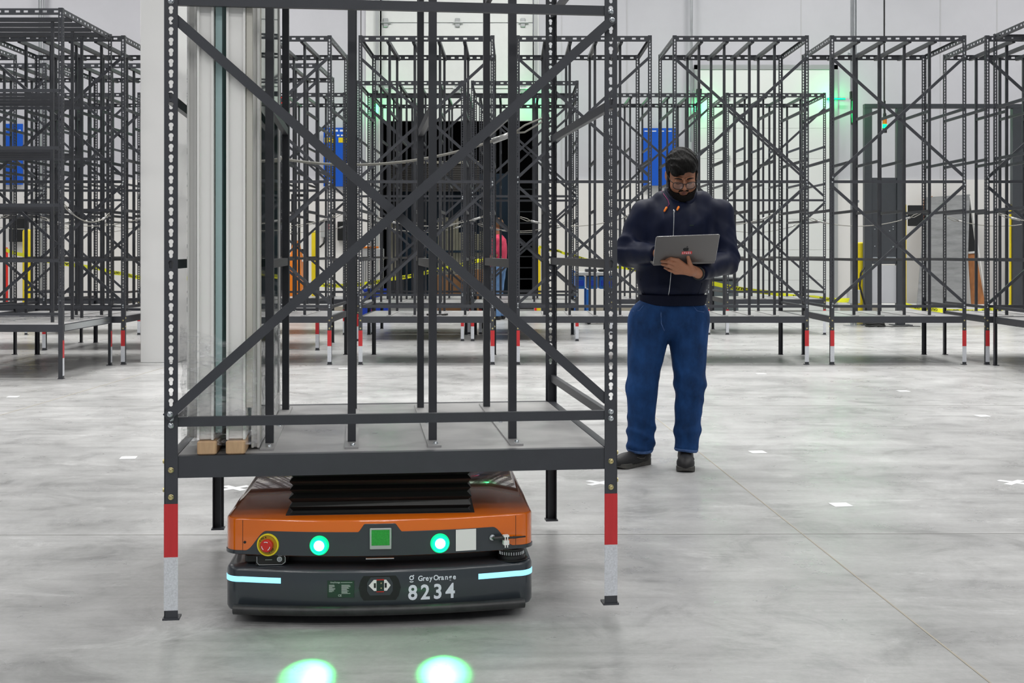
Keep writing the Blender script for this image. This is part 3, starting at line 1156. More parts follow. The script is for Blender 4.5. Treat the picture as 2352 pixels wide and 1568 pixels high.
# scanner at the right corner, camera at the left
sc = MB().lathe([(0.046, 0.182), (0.046, 0.196), (0.042, 0.198), (0.042, 0.210), (0.046, 0.212), (0.046, 0.219), (0.001, 0.219)], 36, (0.432, 0.050, 0)).build('scanner', M['black'], rob, smooth=True)
MB().lathe([(0.0545, 0.1815), (0.0545, 0.1842), (0.047, 0.1842), (0.047, 0.1815)], 36, (0.432, 0.050, 0)).build('scanner_rim', M['black'], sc)
for k in range(14):
    q = R(200 + k * 11)
    MB().box(-0.0012, 0.0012, -0.001, 0.001, 0.199, 0.209).build('fin', M['zinc'], sc, loc=(0.432 + 0.0425 * math.cos(q), 0.050 + 0.0425 * math.sin(q), 0))
cm = MB()
cm.box(-0.44, -0.30, 0.025, 0.11, 0.184, 0.219, 0.008)
cm = cm.build('camera_module', M['black'], rob)
MB().prism([(-0.402, 0.184), (-0.314, 0.184), (-0.305, 0.192), (-0.305, 0.208), (-0.312, 0.2165), (-0.402, 0.2165)], 0.005, 0.03).build('camera_face', M['ink'], cm)
MB().tube([(-0.398, 0.004, 0.213), (-0.398, 0.004, 0.194), (-0.391, 0.004, 0.186), (-0.318, 0.004, 0.186), (-0.308, 0.004, 0.194), (-0.308, 0.004, 0.210), (-0.312, 0.004, 0.215)], 0.0016, 6).build('chrome_frame', M['zinc'], cm)
MB().lathe([(0.0085, 0), (0.0085, 0.001), (0.0065, 0.001), (0.0065, 0)], 20, (-0.326, 0.0045, 0.203), 'y').build('lens_ring', M['zinc'], cm)
MB().box(-0.372, -0.350, 0.0042, 0.0052, 0.2005, 0.2025).build('lens_print', M['plate_ink'], cm)

# bellows lift
bl = MB()
prof = []
z = 0.339
for k in range(7):
    prof += [(0.0, z), (0.012, z + 0.0125)]
    z += 0.0276
prof.append((0.0, z))
BW, BD0, BD1 = 0.298, 0.030, 1.03
rings = []
random.seed(3)
for ins, z in prof:
    j1, j2 = random.uniform(-.002, .002), random.uniform(-.002, .002)
    i = ins + j1
    rings.append([(-BW + i, BD0 + i, z), (BW - i, BD0 + i, z + j2), (BW - i, BD1 - i, z), (-BW + i, BD1 - i, z)])
bl.loft(rings)
bl.build('bellows', M['bellows'], rob)
MB().box(-BW - 0.01, BW + 0.01, BD0 - 0.008, BD1, 0.3385, 0.3430).build('bellows_flange', M['black'], rob)
MB().box(-0.32, 0.32, 0.05, 1.0, z, 0.5430).build('lift_plate', M['black'], rob)

# lower front: nameplate, charge socket, lettering
npl = on_front(MB().box(-0.043, 0.043, -0.0012, 0.002, -0.027, 0.027), 'nameplate', M['plate'], -0.125, 0.1185, 0.0005, smooth=False)
rows = MB()
random.seed(5)
for k in range(11):
    zz = 0.0125 - k * 0.0027
    for a, b in ((-0.038, 0.018), (0.002, 0.026)):
        if k > 8 and a < 0:
            continue
        rows.box(a, a + b * random.uniform(0.6, 1.15), -0.0016, -0.0010, zz, zz + 0.0013)
o = rows.build('nameplate_lines', M['plate_ink'], npl)
o['kind'] = 'stuff'
text_obj('nameplate_title', 'GreyOrange', 0.0062, M['plate_ink'], npl, face_mtx(-0.034, -0.0013, 0.0195), 0.0001)
MB().box(0.000, 0.037, -0.0016, -0.0010, 0.0205, 0.0220).build('nameplate_rule', M['plate_ink'], npl)
text_obj('nameplate_mark', 'CE', 0.0095, M['plate_ink'], npl, face_mtx(-0.009, -0.0013, -0.0235), 0.0001)
sk = []
for (a, b) in ((-0.052, 0.038), (0.050, 0.038), (0.060, 0.024), (0.066, 0.0), (0.060, -0.026), (0.050, -0.040), (-0.052, -0.040), (-0.062, -0.026), (-0.068, 0.0), (-0.062, 0.024)):
    sk.append((a, b))
so = on_front(MB().prism(sk, -0.0010, 0.004), 'socket_recess', M['black'], 0.0, 0.1215, 0.0, smooth=False)
so2 = []
for (a, b) in ((-0.030, 0.034), (0.030, 0.034), (0.041, 0.016), (0.041, -0.010), (0.032, -0.024), (-0.032, -0.024), (-0.041, -0.010), (-0.041, 0.016)):
    so2.append((a, b))
MB().prism(so2, -0.0022, -0.0008).build('socket_cup', M['robot_grey'], so)
MB().prism([(-0.036, 0.008), (-0.020, 0.026), (-0.011, 0.026), (-0.011, -0.009), (-0.019, -0.009)], -0.005, -0.002).build('contact_wing', M['white'], so)
MB().prism([(0.034, 0.008), (0.022, -0.009), (0.013, -0.009), (0.013, 0.026), (0.020, 0.026)][::1], -0.005, -0.002).build('contact_wing', M['white'], so)
MB().box(-0.0195, -0.0130, -0.0058, -0.0048, 0.001, 0.016).build('contact_slot', M['ink'], so)
MB().box(0.0150, 0.0215, -0.0058, -0.0048, 0.001, 0.016).build('contact_slot', M['ink'], so)
cpin = MB().box(-0.0108, 0.0128, -0.006, -0.002, -0.011, 0.027).build('contact_block', M['plate'], so)
for zz in (0.0, 0.016):
    MB().lathe([(0.0001, 0), (0.0022, 0), (0.0022, 0.001), (0.0001, 0.001)], 12, (0.004, -0.0060, zz), 'y').build('pin', M['brass'], cpin)
for zz in (0.0265, -0.0115):
    MB().box(-0.011, 0.013, -0.0064, -0.003, zz - 0.001, zz + 0.001).build('red_edge', M['red'], cpin)


def dtext(name, s, size, x, z, bold=0.0, sx=1.0):
    m = fmtx(x, z, 0.0012) @ Matrix.Rotation(R(90), 4, 'X')
    return text_obj(name, s, size, M['decal'], rob, m, bold, 0.0003, sx=sx)


# digits placed one by one so that they follow the bow of the front
for k, chh in enumerate('8234'):
    dtext('fleet_digit', chh, 0.066, 0.0895 + k * 0.0405, 0.0805, 0.0016, 0.92)
xx = 0.1215
for chh, wd in zip('GreyOrange', (0.0155, 0.0090, 0.0125, 0.0125, 0.0165, 0.0085, 0.0123, 0.0130, 0.0128, 0.0128)):
    dtext('name_letter', chh, 0.0235, xx, 0.1395, 0.0005, 0.93)
    xx += wd
# emblem: a ringed g over a small smile
lg = MB()
cg = (0.101, 0.150)
rr = [(0.0058 * math.cos(R(q)), 0.0062 * math.sin(R(q))) for q in range(0, 361, 20)]
for r_ in (rr,):
    lg.tube([(a, -0.0005, b) for a, b in r_], 0.0019, 6)
lg.box(0.004, 0.0082, -0.0012, 0.0, 0.0062, 0.0092)
lg.tube([(-0.0058, -0.0005, -0.0110), (-0.003, -0.0005, -0.0130), (0.003, -0.0005, -0.0130), (0.0058, -0.0005, -0.0110)], 0.0017, 6)
on_front(lg, 'emblem', M['decal'], cg[0], cg[1], 0.0010, smooth=False)

# front bumper tube and undercarriage
bp = []
for k in range(41):
    x = -0.468 + 0.936 * k / 40
    a = HW - 0.03
    bp.append((x, -(SAG - 0.012) * (1 - (x / a) ** 2) - 0.022, 0.0515))
MB().tube(bp, 0.0165, 12).build('bumper', M['rubber'], rob, smooth=True)
uc = MB()
uc.loft([[(x * 0.93, y * 0.93 + 0.03, z) for x, y in outline(0.03)] for z in (0.018, 0.040)])
uc.build('undercarriage', M['black'], rob)
for wx in (-0.36, 0.36):
    for wy in (0.20, 0.85):
        MB().lathe([(0.001, -0.02), (0.045, -0.02), (0.045, 0.02), (0.001, 0.02)], 20, (wx, wy, 0.0455), 'x').build('wheel', M['rubber'], rob)

# ------------------------------------------------------------------ laptop
def Wp(px, py, Y):
    return Vector(((px - 1176) * Y / FPX, Y, 1.2 - (py - 578) * Y / FPX))


# ------------------------------------------------------------------ bodies: distance fields meshed into one smooth surface
def seg(P, a, b, ra, rb):
    a, b = np.array(a, dtype=np.float32), np.array(b, dtype=np.float32)
    ab = b - a
    t = np.clip((P - a) @ ab / float(ab @ ab), 0, 1)
    return np.linalg.norm(P - a - t[:, None] * ab, axis=1) - (ra + (rb - ra) * t)


def ell(P, c, r, rot=None):
    Q = P - np.array(c, dtype=np.float32)
    if rot is not None:
        Q = Q @ np.array(rot.to_3x3(), dtype=np.float32)
    r = np.array(r, dtype=np.float32)
    k0 = np.linalg.norm(Q / r, axis=1)
    k1 = np.linalg.norm(Q / (r * r), axis=1) + 1e-9
    return k0 * (k0 - 1) / k1


def rbox(P, c, h, r, rot=None):
    Q = P - np.array(c, dtype=np.float32)
    if rot is not None:
        Q = Q @ np.array(rot.to_3x3(), dtype=np.float32)
    q = np.abs(Q) - (np.array(h, dtype=np.float32) - r)
    return np.linalg.norm(np.maximum(q, 0), axis=1) + np.minimum(q.max(axis=1), 0) - r


def su(a, b, k):
    h = np.clip(0.5 + 0.5 * (b - a) / k, 0, 1)
    return b + (a - b) * h - k * h * (1 - h)


def ssub(a, b, k):
    """a minus b"""
    return -su(-a, b, k)


def sint(a, b, k):
    return -su(-a, -b, k)


def mesh_sdf(f, lo, hi, h, name, m):
    lo = np.array(lo, dtype=np.float32)
    n = np.ceil((np.array(hi) - lo) / h).astype(int) + 1
    B = 10
    nb = np.ceil(n / B).astype(int)
    n = nb * B
    F = np.ones(tuple(n), dtype=np.float32)
    bi = np.stack(np.meshgrid(*[np.arange(k) for k in nb], indexing='ij'), -1).reshape(-1, 3)
    cen = lo + (bi * B + (B - 1) / 2) * h
    d = f(cen.astype(np.float32))
    act = np.abs(d) < h * B * 0.95 + 0.03
    loc = np.stack(np.meshgrid(*[np.arange(B)] * 3, indexing='ij'), -1).reshape(-1, 3)
    for b_, dd in zip(bi[~act], d[~act]):
        x, y, z = b_ * B
        F[x:x + B, y:y + B, z:z + B] = dd
    A = bi[act]
    for s in range(0, len(A), 400):
        blk = A[s:s + 400]
        idx = (blk[:, None, :] * B + loc[None]).reshape(-1, 3)
        F[idx[:, 0], idx[:, 1], idx[:, 2]] = f((lo + idx * h).astype(np.float32))
    F[0], F[-1], F[:, 0], F[:, -1], F[:, :, 0], F[:, :, -1] = [np.float32(1)] * 6
    ins = F < 0
    c8 = [ins[i:n[0] - 1 + i, j:n[1] - 1 + j, k:n[2] - 1 + k] for i in (0, 1) for j in (0, 1) for k in (0, 1)]
    cnt = sum(c.astype(np.int8) for c in c8)
    cells = np.argwhere((cnt > 0) & (cnt < 8))
    vid = -np.ones(tuple(n - 1), dtype=np.int64)
    vid[cells[:, 0], cells[:, 1], cells[:, 2]] = np.arange(len(cells))
    acc = np.zeros((len(cells), 3))
    num = np.zeros(len(cells))
    cor = [(i, j, k) for i in (0, 1) for j in (0, 1) for k in (0, 1)]
    for a in cor:
        for ax in range(3):
            if a[ax]:
                continue
            b_ = list(a)
            b_[ax] = 1
            fa = F[cells[:, 0] + a[0], cells[:, 1] + a[1], cells[:, 2] + a[2]]
            fb = F[cells[:, 0] + b_[0], cells[:, 1] + b_[1], cells[:, 2] + b_[2]]
            x = (fa < 0) != (fb < 0)
            t = np.where(x, fa / np.where(x, fa - fb, 1), 0)
            p = np.tile(np.array(a, dtype=float), (len(cells), 1))
            p[:, ax] += t
            acc[x] += p[x]
            num[x] += 1
    V = lo + (cells + acc / num[:, None]) * h
    quads = []
    for ax in range(3):
        u, v = (ax + 1) % 3, (ax + 2) % 3
        sl = [slice(1, -1)] * 3
        s0, s1 = list(sl), list(sl)
        s0[ax], s1[ax] = slice(0, n[ax] - 1), slice(1, n[ax])
        e = ins[tuple(s0)] != ins[tuple(s1)]
        E = np.argwhere(e)
        off = np.array([1, 1, 1])
        off[ax] = 0
        E = E + off
        a0 = ins[E[:, 0], E[:, 1], E[:, 2]]
        q = []
        for du, dv in ((0, 0), (-1, 0), (-1, -1), (0, -1)):
            G = E.copy()
            G[:, u] += du
            G[:, v] += dv
            ok = (G < np.array(vid.shape)).all(axis=1) & (G >= 0).all(axis=1)
            G = np.clip(G, 0, np.array(vid.shape) - 1)
            q.append(np.where(ok, vid[G[:, 0], G[:, 1], G[:, 2]], -1))
        q = np.stack(q, 1)
        q[~a0] = q[~a0][:, ::-1]
        quads.append(q[(q >= 0).all(axis=1)])
    Q = np.concatenate(quads)
    me = bpy.data.meshes.new(name)
    me.vertices.add(len(V))
    me.vertices.foreach_set('co', V.astype(np.float32).ravel())
    me.loops.add(Q.size)
    me.loops.foreach_set('vertex_index', Q.astype(np.int32).ravel())
    me.polygons.add(len(Q))
    me.polygons.foreach_set('loop_start', np.arange(0, Q.size, 4, dtype=np.int32))
    me.polygons.foreach_set('loop_total', np.full(len(Q), 4, dtype=np.int32))
    me.update()
    me.validate()
    me.shade_smooth()
    me.materials.append(m)
    return me


# ------------------------------------------------------------------ the man with the laptop
PO = Vector((0.862, 6.95, 0.0))
man = thing('person', 'bearded man in glasses, navy jacket and blue jeans, looking down at his laptop', 'person', PO)


def L(px, py, dy):
    return tuple(Wp(px, py, 6.95 + dy) - PO)


HC = Vector(L(1566, 404, -0.035))                     # head centre
HM = Matrix.Translation(HC) @ Matrix.Rotation(R(-2), 4, 'Y') @ Matrix.Rotation(R(29.5), 4, 'X')
HI = np.array(HM.inverted(), dtype=np.float32)


def headspace(P):
    return P @ HI[:3, :3].T + HI[:3, 3]


def hp(x, y, z):
    return tuple(HM @ Vector((x, y, z)))


def face_base(Q):
    d = ell(Q, (0, 0.018, 0.040), (0.077, 0.097, 0.083))
    d = su(d, ell(Q, (0, -0.020, -0.030), (0.071, 0.074, 0.088)), 0.03)
    d = su(d, ell(Q, (0, -0.056, -0.085), (0.040, 0.034, 0.032)), 0.035)
    return d


def head_sdf(P):
    Q = headspace(P)
    d = face_base(Q)
    for s in (-1, 1):
        d = su(d, ell(Q, (s * 0.040, -0.062, -0.030), (0.030, 0.028, 0.030)), 0.02)      # cheek
        d = ssub(d, ell(Q, (s * 0.032, -0.104, 0.008), (0.021, 0.016, 0.013)), 0.010)     # eye socket
        d = su(d, ell(Q, (s * 0.032, -0.080, 0.006), (0.0165, 0.0155, 0.0125)), 0.003)    # lids
        d = su(d, seg(Q, (s * 0.012, -0.094, 0.028), (s * 0.050, -0.080, 0.028), 0.007, 0.006), 0.010)  # brow ridge
        e = ell(Q, (s * 0.082, 0.012, 0.000), (0.010, 0.018, 0.031), Matrix.Rotation(R(-s * 18), 4, 'Z'))
        e = ssub(e, ell(Q, (s * 0.094, 0.006, 0.002), (0.008, 0.010, 0.018)), 0.004)
        d = su(d, e, 0.006)
        d = su(d, ell(Q, (s * 0.0125, -0.100, -0.026), (0.0085, 0.010, 0.0075)), 0.005)   # nostril wing
    d = su(d, seg(Q, (0, -0.090, 0.016), (0, -0.114, -0.022), 0.0075, 0.0125), 0.010)    # nose
    d = su(d, seg(Q, (-0.016, -0.088, -0.0545), (0.016, -0.088, -0.0545), 0.0060, 0.0060), 0.006)  # lips
    d = su(d, seg(Q, (-0.013, -0.087, -0.0650), (0.013, -0.087, -0.0650), 0.0070, 0.0070), 0.006)
    d = ssub(d, seg(Q, (-0.020, -0.098, -0.0600), (0.020, -0.098, -0.0600), 0.0022, 0.0022), 0.003)
    return d


# joints
SH_L, EL_L, WR_L = L(1478, 492, 0.02), L(1440, 583, -0.02), L(1512, 583, -0.24)
SH_R, EL_R, WR_R = L(1655, 492, 0.02), L(1668, 600, -0.06), L(1604, 627, -0.345)
HP_L, KN_L, AN_L = L(1492, 742, 0.0), L(1475, 884, -0.02), L(1471, 1022, 0.02)
HP_R, KN_R, AN_R = L(1580, 742, 0.0), L(1585, 880, -0.03), L(1577, 1020, -0.03)
HEEL_L, TOE_L = (0.7760 - PO.x, 0.085, 0.0), (0.590 - PO.x, -0.085, 0.0)
HEEL_R, TOE_R = (0.982 - PO.x, 0.075, 0.0), (0.945 - PO.x, -0.195, 0.0)

# left hand (on the right of the picture) under the hinge of the laptop, seen from its back
YH = -0.395
KN = {  # knuckle, middle joint, tip
    'index': (L(1557, 598, YH - 0.010), L(1541, 594, YH - 0.018), L(1529, 595, YH + 0.002)),
    'middle': (L(1551, 607, YH - 0.005), L(1534, 601, YH - 0.020), L(1520, 600, YH + 0.000)),
    'ring': (L(1549, 616, YH + 0.006), L(1534, 610, YH - 0.010), L(1521, 607, YH + 0.010)),
    'small': (L(1551, 625, YH + 0.024), L(1537, 620, YH + 0.012), L(1527, 615, YH + 0.022)),
}
TH = (L(1589, 618, YH + 0.004), L(1583, 601, YH - 0.018), L(1579, 583, YH - 0.016))


def hand_left(P):
    d = seg(P, WR_R, L(1588, 620, YH + 0.02), 0.029, 0.028)
    wr = L(1587, 623, YH + 0.01)
    for k, (a, b, c) in KN.items():
        d = su(d, seg(P, wr, a, 0.017, 0.0125), 0.016)
    for k, (a, b, c) in KN.items():
        r = 0.0092 if k != 'small' else 0.0078
        f = su(seg(P, a, b, r + 0.0016, r + 0.0003), seg(P, b, c, r, r - 0.0014), 0.003)
        d = su(d, f, 0.0035)
    d = su(d, seg(P, L(1590, 622, YH + 0.006), TH[0], 0.020, 0.015), 0.012)
    t = su(seg(P, TH[0], TH[1], 0.0150, 0.0110), seg(P, TH[1], TH[2], 0.0110, 0.0085), 0.004)
    d = su(d, t, 0.010)
    return d


# right hand, over the keyboard behind the lid
HR0 = np.array(WR_L)
RK = []
for i, (dx, r) in enumerate(((0.030, .0095), (0.010, .0095), (-0.010, .009), (-0.030, .008))):
    kx = Vector(WR_L) + Vector((0.085, -0.030 + 0.0, 0.004)) + Vector((0.0, -dx, 0.0)) 
    RK.append((kx, kx + Vector((0.036, -0.010, 0.010)), kx + Vector((0.060, -0.016, -0.008)), r))


def hand_right(P):
    d = seg(P, WR_L, tuple(Vector(WR_L) + Vector((0.03, -0.01, 0))), 0.027, 0.027)
    wr = tuple(Vector(WR_L) + Vector((0.025, -0.010, 0.0)))
    for a, b, c, r in RK:
        d = su(d, seg(P, wr, tuple(a), 0.018, 0.013), 0.014)
        d = su(d, su(seg(P, tuple(a), tuple(b), r + 0.001, r), seg(P, tuple(b), tuple(c), r, r - 0.001), 0.003), 0.0035)
    t0 = Vector(WR_L) + Vector((0.035, -0.035, -0.004))
    d = su(d, su(seg(P, wr, tuple(t0), 0.018, 0.014), seg(P, tuple(t0), tuple(t0 + Vector((0.035, -0.030, -0.004))), 0.013, 0.009), 0.006), 0.010)
    return d


NECK0, NECK1 = L(1560, 470, 0.03), tuple(HM @ Vector((0, 0.035, -0.04)))
CH, BE = L(1552, 530, 0.01), L(1545, 630, -0.005)


def body_sdf(P):
    d = head_sdf(P)
    d = su(d, seg(P, NECK0, NECK1, 0.060, 0.056), 0.025)
    b = ell(P, CH, (0.185, 0.115, 0.185))
    b = su(b, ell(P, BE, (0.175, 0.125, 0.19)), 0.08)
    b = su(b, ell(P, L(1537, 725, 0.0), (0.175, 0.115, 0.10)), 0.06)
    b = su(b, seg(P, L(1510, 486, 0.02), L(1625, 486, 0.02), 0.046, 0.046), 0.05)
    d = su(d, b, 0.04)
    for S, E, W_ in ((SH_L, EL_L, WR_L), (SH_R, EL_R, WR_R)):
        a = su(seg(P, tuple(Vector(S) - Vector((0, 0, 0.02))), E, 0.043, 0.040), seg(P, E, W_, 0.040, 0.028), 0.01)
        d = su(d, a, 0.03)
    for H, K, A, hl, to in ((HP_L, KN_L, AN_L, HEEL_L, TOE_L), (HP_R, KN_R, AN_R, HEEL_R, TOE_R)):
        a = su(seg(P, H, K, 0.088, 0.055), seg(P, K, A, 0.053, 0.036), 0.02)
        h0 = Vector(hl) * 0.85 + Vector(to) * 0.15 + Vector((0, 0, 0.045))
        t0 = Vector(hl) * 0.2 + Vector(to) * 0.8 + Vector((0, 0, 0.035))
        a = su(a, seg(P, A, tuple(h0), 0.034, 0.030), 0.02)
        a = su(a, seg(P, tuple(h0), tuple(t0), 0.030, 0.026), 0.02)
        d = su(d, a, 0.03)
    d = su(d, hand_left(P), 0.004)
    d = su(d, hand_right(P), 0.004)
    return d


bm_ = mesh_sdf(body_sdf, (-0.36, -0.50, 0.0), (0.36, 0.26, 1.80), 0.0034, 'body', M['skin'])
ob('body', bm_, man)


def fold(P, k1, k2, amp, sharp=1.0):
    a = P @ np.array(k1, dtype=np.float32)
    b = P @ np.array(k2, dtype=np.float32)
    w_ = np.sin(a + 1.7 * np.sin(b))
    return amp * (w_ * 0.5 + 0.5) ** sharp


def jacket_sdf(P):
    d = ell(P, L(1553, 535, 0.01), (0.205, 0.140, 0.205))
    d = su(d, ell(P, L(1546, 628, -0.012), (0.205, 0.152, 0.215)), 0.07)
    d = su(d, seg(P, L(1486, 487, 0.025), L(1648, 487, 0.025), 0.060, 0.060), 0.06)
    d = su(d, seg(P, L(1520, 462, 0.03), L(1612, 462, 0.03), 0.055, 0.055), 0.04)
    # hem: cut and ribbed
    hz = L(1545, 697, 0)[2]
    d = np.maximum(d, hz - P[:, 2])
    # folds of the body
    d = d - fold(P, (34, 10, 4), (3, 6, 18), 0.005) * np.clip((P[:, 2] - hz) / 0.08, 0, 1)
    d = d - fold(P, (5, 8, 42), (16, 4, 6), 0.007, 2) * np.clip((1.16 - P[:, 2]) / 0.15, 0, 1) * np.clip((P[:, 2] - hz - 0.05) / 0.04, 0, 1)
    arms = None
    for S, E, W_, rw in ((SH_L, EL_L, WR_L, 0.046), (SH_R, EL_R, WR_R, 0.044)):
        S_, E_, Wv = Vector(S), Vector(E), Vector(W_)
        cuff = E_ + (Wv - E_) * 0.93
        a = su(seg(P, S, E, 0.071, 0.066), seg(P, E, tuple(cuff), 0.066, rw), 0.02)
        # stop at the wrist
        ax = np.array((Wv - E_).normalized(), dtype=np.float32)
        a = np.maximum(a, (P - np.array(cuff, dtype=np.float32)) @ ax - 0.004)
        de = np.linalg.norm(P - np.array(E, dtype=np.float32), axis=1)
        a = a - fold(P, (30, 20, 46), (10, 14, 8), 0.010, 2.0) * np.exp(-(de / 0.16) ** 2) - fold(P, (14, 30, 30), (20, 4, 9), 0.005)
        arms = a if arms is None else np.minimum(arms, a)
    d = su(d, arms, 0.05)
    sh = np.exp(-((P[:, 2] - 1.36) / 0.10) ** 2)
    d = d - fold(P, (40, 6, -26), (7, 5, 16), 0.005, 2) * sh
    # open neck
    q0, q1 = L(1563, 452, -0.005), L(1566, 400, -0.05)
    d = ssub(d, seg(P, q0, q1, 0.069, 0.074), 0.008)
    return d


jk = ob('jacket', mesh_sdf(jacket_sdf, (-0.40, -0.50, 0.86), (0.40, 0.26, 1.62), 0.005, 'jacket', M['navy']), man)


# collar: an open standing band
def collar():
    mb = MB()
    c0 = Vector(L(1563, 462, 0.012))
    rings = []
    for q in range(-78, 259, 12):
        a = R(q)
        # the gap faces the viewer (-y)
        dx, dy = math.cos(a), math.sin(a)
        lo_r, hi_r = 0.094, 0.086
        front = max(0, -dy)
        zl = -0.020 - 0.030 * front
        zh = 0.078 - 0.070 * front
        col = []
        for r_, z_ in ((lo_r, zl), (hi_r + 0.003, zh), (hi_r - 0.004, zh + 0.002), (hi_r - 0.010, zh - 0.004), (lo_r - 0.010, zl)):
            col.append((c0.x + dx * r_, c0.y + dy * r_ * 0.98, c0.z + z_))
        rings.append(col)
    mb.loft(rings)
    return mb.build('collar', M['navy'], jk, smooth='all')


collar()


# hem band and cuffs
def hem(P):
    d = ell(P, L(1546, 660, -0.008), (0.194, 0.146, 0.23))
    hz = L(1545, 699, 0)[2]
    d = np.maximum(d, np.abs(P[:, 2] - (hz + 0.026)) - 0.029)
    return d - 0.0010 * (np.sin(np.arctan2(P[:, 1], P[:, 0]) * 160) * 0.5 + 0.5)


ob('waistband', mesh_sdf(hem, (-0.30, -0.26, 0.84), (0.30, 0.22, 1.02), 0.004, 'waistband', M['navy_rib']), jk)


# a decoration that follows the front of the jacket: find the surface along -y
def on_jacket(x, z, f=jacket_sdf, y0=-0.40, out=0.0):
    ys = np.linspace(y0, 0.05, 460).astype(np.float32)
    P = np.stack([np.full_like(ys, x), ys, np.full_like(ys, z)], 1)
    d = f(P)
    k = np.argmax(d < 0)
    return (x, float(ys[k]) - out, z)


zp = []
for py in list(range(480, 700, 6)):
    t = (py - 486) / 210
    px = 1550 - 10 * t if py < 560 else 1546 - 18 * (t - 0.35)
    x, _, z = L(px, py, -0.15)
    y0 = -0.24
    zp.append(on_jacket(x, z, y0=y0, out=0.0015))
MB().tube(zp, 0.0024, 6).build('zip', M['steel'], jk, smooth='all')
zx = zp[0]
MB().tube([zx, (zx[0] + 0.001, zx[1] - 0.006, zx[2] - 0.010), (zx[0], zx[1] - 0.004, zx[2] - 0.026)], [0.005, 0.006, 0.004], 8).build('zip_pull', M['zinc'], jk, smooth='all')
bx, _, bz = L(1590, 517, -0.15)
p_ = on_jacket(bx, bz, y0=-0.24)
MB().box(-0.011, 0.011, -0.002, 0.002, -0.0025, 0.0025).build('chest_badge', M['plate'], jk, loc=p_)
# a few stitched pocket seams
for pts in (((1472, 640), (1480, 668), (1492, 690)), ((1612, 650), (1604, 675), (1597, 692))):
    q = [on_jacket(*(L(a, b, -0.12)[0], L(a, b, -0.12)[2]), y0=-0.24, out=0.0008) for a, b in pts]
    MB().tube(q, 0.0022, 5).build('pocket_seam', M['navy_rib'], jk, smooth='all')


# ear plugs on a cord round the collar
for (pa, pb) in (((1533, 475), (1526, 486)), ((1560, 474), (1555, 483))):
    xa, _, za = L(*pa, -0.12)
    xb, _, zb = L(*pb, -0.12)
    A_, B_ = on_jacket(xa, za, y0=-0.22, out=0.010), on_jacket(xb, zb, y0=-0.22, out=0.010)
    e = MB().tube([A_, tuple(Vector(A_).lerp(Vector(B_), 0.25)), tuple(Vector(A_).lerp(Vector(B_), 0.9)), B_], [0.0055, 0.0065, 0.0052, 0.0022], 10).build('earplug', M['earplug'], man, smooth='all')
    e['label'] = 'orange foam earplug on a cord'
cp = []
for (a, b) in ((1526, 436), (1529, 446), (1536, 458), (1538, 468), (1533, 476)):
    x, _, z = L(a, b, -0.1)
    y = on_jacket(x, z, y0=-0.22, out=0.004)[1]
    cp.append((x, max(y, -0.16), z))
MB().tube(cp, 0.0016, 6).build('earplug_cord', M['cord'], man, smooth='all')


def jeans_sdf(P):
    d = ell(P, L(1539, 722, 0.0), (0.218, 0.142, 0.125))
    ztop = L(1540, 688, 0)[2]
    d = np.maximum(d, P[:, 2] - ztop)
    seat = ell(P, L(1539, 745, 0.03), (0.195, 0.13, 0.09))
    d = su(d, seat, 0.03)
    for H, K, A, r in ((HP_L, KN_L, AN_L, (0.122, 0.080, 0.072)), (HP_R, KN_R, AN_R, (0.118, 0.080, 0.064))):
        a = su(seg(P, H, K, r[0], r[1]), seg(P, K, A, r[1], r[2]), 0.03)
        # cloth gathers behind the knee and above the shoe
        zk = P[:, 2]
        g1 = np.exp(-((zk - K[2] + 0.02) / 0.10) ** 2)
        g2 = np.exp(-((zk - A[2] - 0.05) / 0.11) ** 2)
        a = a - fold(P, (16, 12, 62), (12, 8, 10), 0.011, 1.6) * g2 - fold(P, (22, -8, 44), (9, 8, 12), 0.007, 1.6) * g1 - fold(P, (26, 10, 10), (4, 4, 14), 0.003)
        d = su(d, a, 0.022)
    hemz = 0.082
    d = np.maximum(d, hemz - P[:, 2] + 0.010 * np.sin(P[:, 0] * 16 + 0.6))
    # hollow at the bottom so that the shoe enters the leg
    for A in (AN_L, AN_R):
        d = ssub(d, seg(P, (A[0], A[1], 0.05), (A[0], A[1], 0.135), 0.060 if A is AN_L else 0.052, 0.048), 0.004)
    return d


jn = ob('jeans', mesh_sdf(jeans_sdf, (-0.40, -0.26, 0.05), (0.36, 0.26, 1.00), 0.005, 'jeans', M['denim']), man)


def jeans_hem(P):
    d = jeans_sdf(P) - 0.0022
    zc = 0.0915 + 0.010 * np.sin(P[:, 0] * 16 + 0.6)
    return np.maximum(d, np.abs(P[:, 2] - zc) - 0.0085)


ob('hem', mesh_sdf(jeans_hem, (-0.40, -0.26, 0.05), (0.36, 0.26, 0.15), 0.003, 'hem', M['denim_edge']), jn)
fly = [on_jacket(*(L(a, b, -0.13)[0], L(a, b, -0.13)[2]), f=jeans_sdf, y0=-0.24, out=0.0004) for a, b in ((1519, 700), (1518, 722), (1519, 742), (1527, 760))]
MB().tube(fly, 0.0030, 6).build('fly_seam', M['denim_edge'], jn, smooth='all')
for pts in (((1592, 702), (1602, 714), (1618, 717), (1631, 712)), ((1480, 702), (1470, 714), (1456, 716), (1448, 710))):
    q = [on_jacket(*(L(a, b, -0.12)[0], L(a, b, -0.12)[2]), f=jeans_sdf, y0=-0.24, out=0.0002) for a, b in pts]
    q = [p for p in q if p[1] > -0.235]
    if len(q) > 1:
        MB().tube(q, 0.0022, 5).build('pocket_seam', M['denim_edge'], jn, smooth='all')


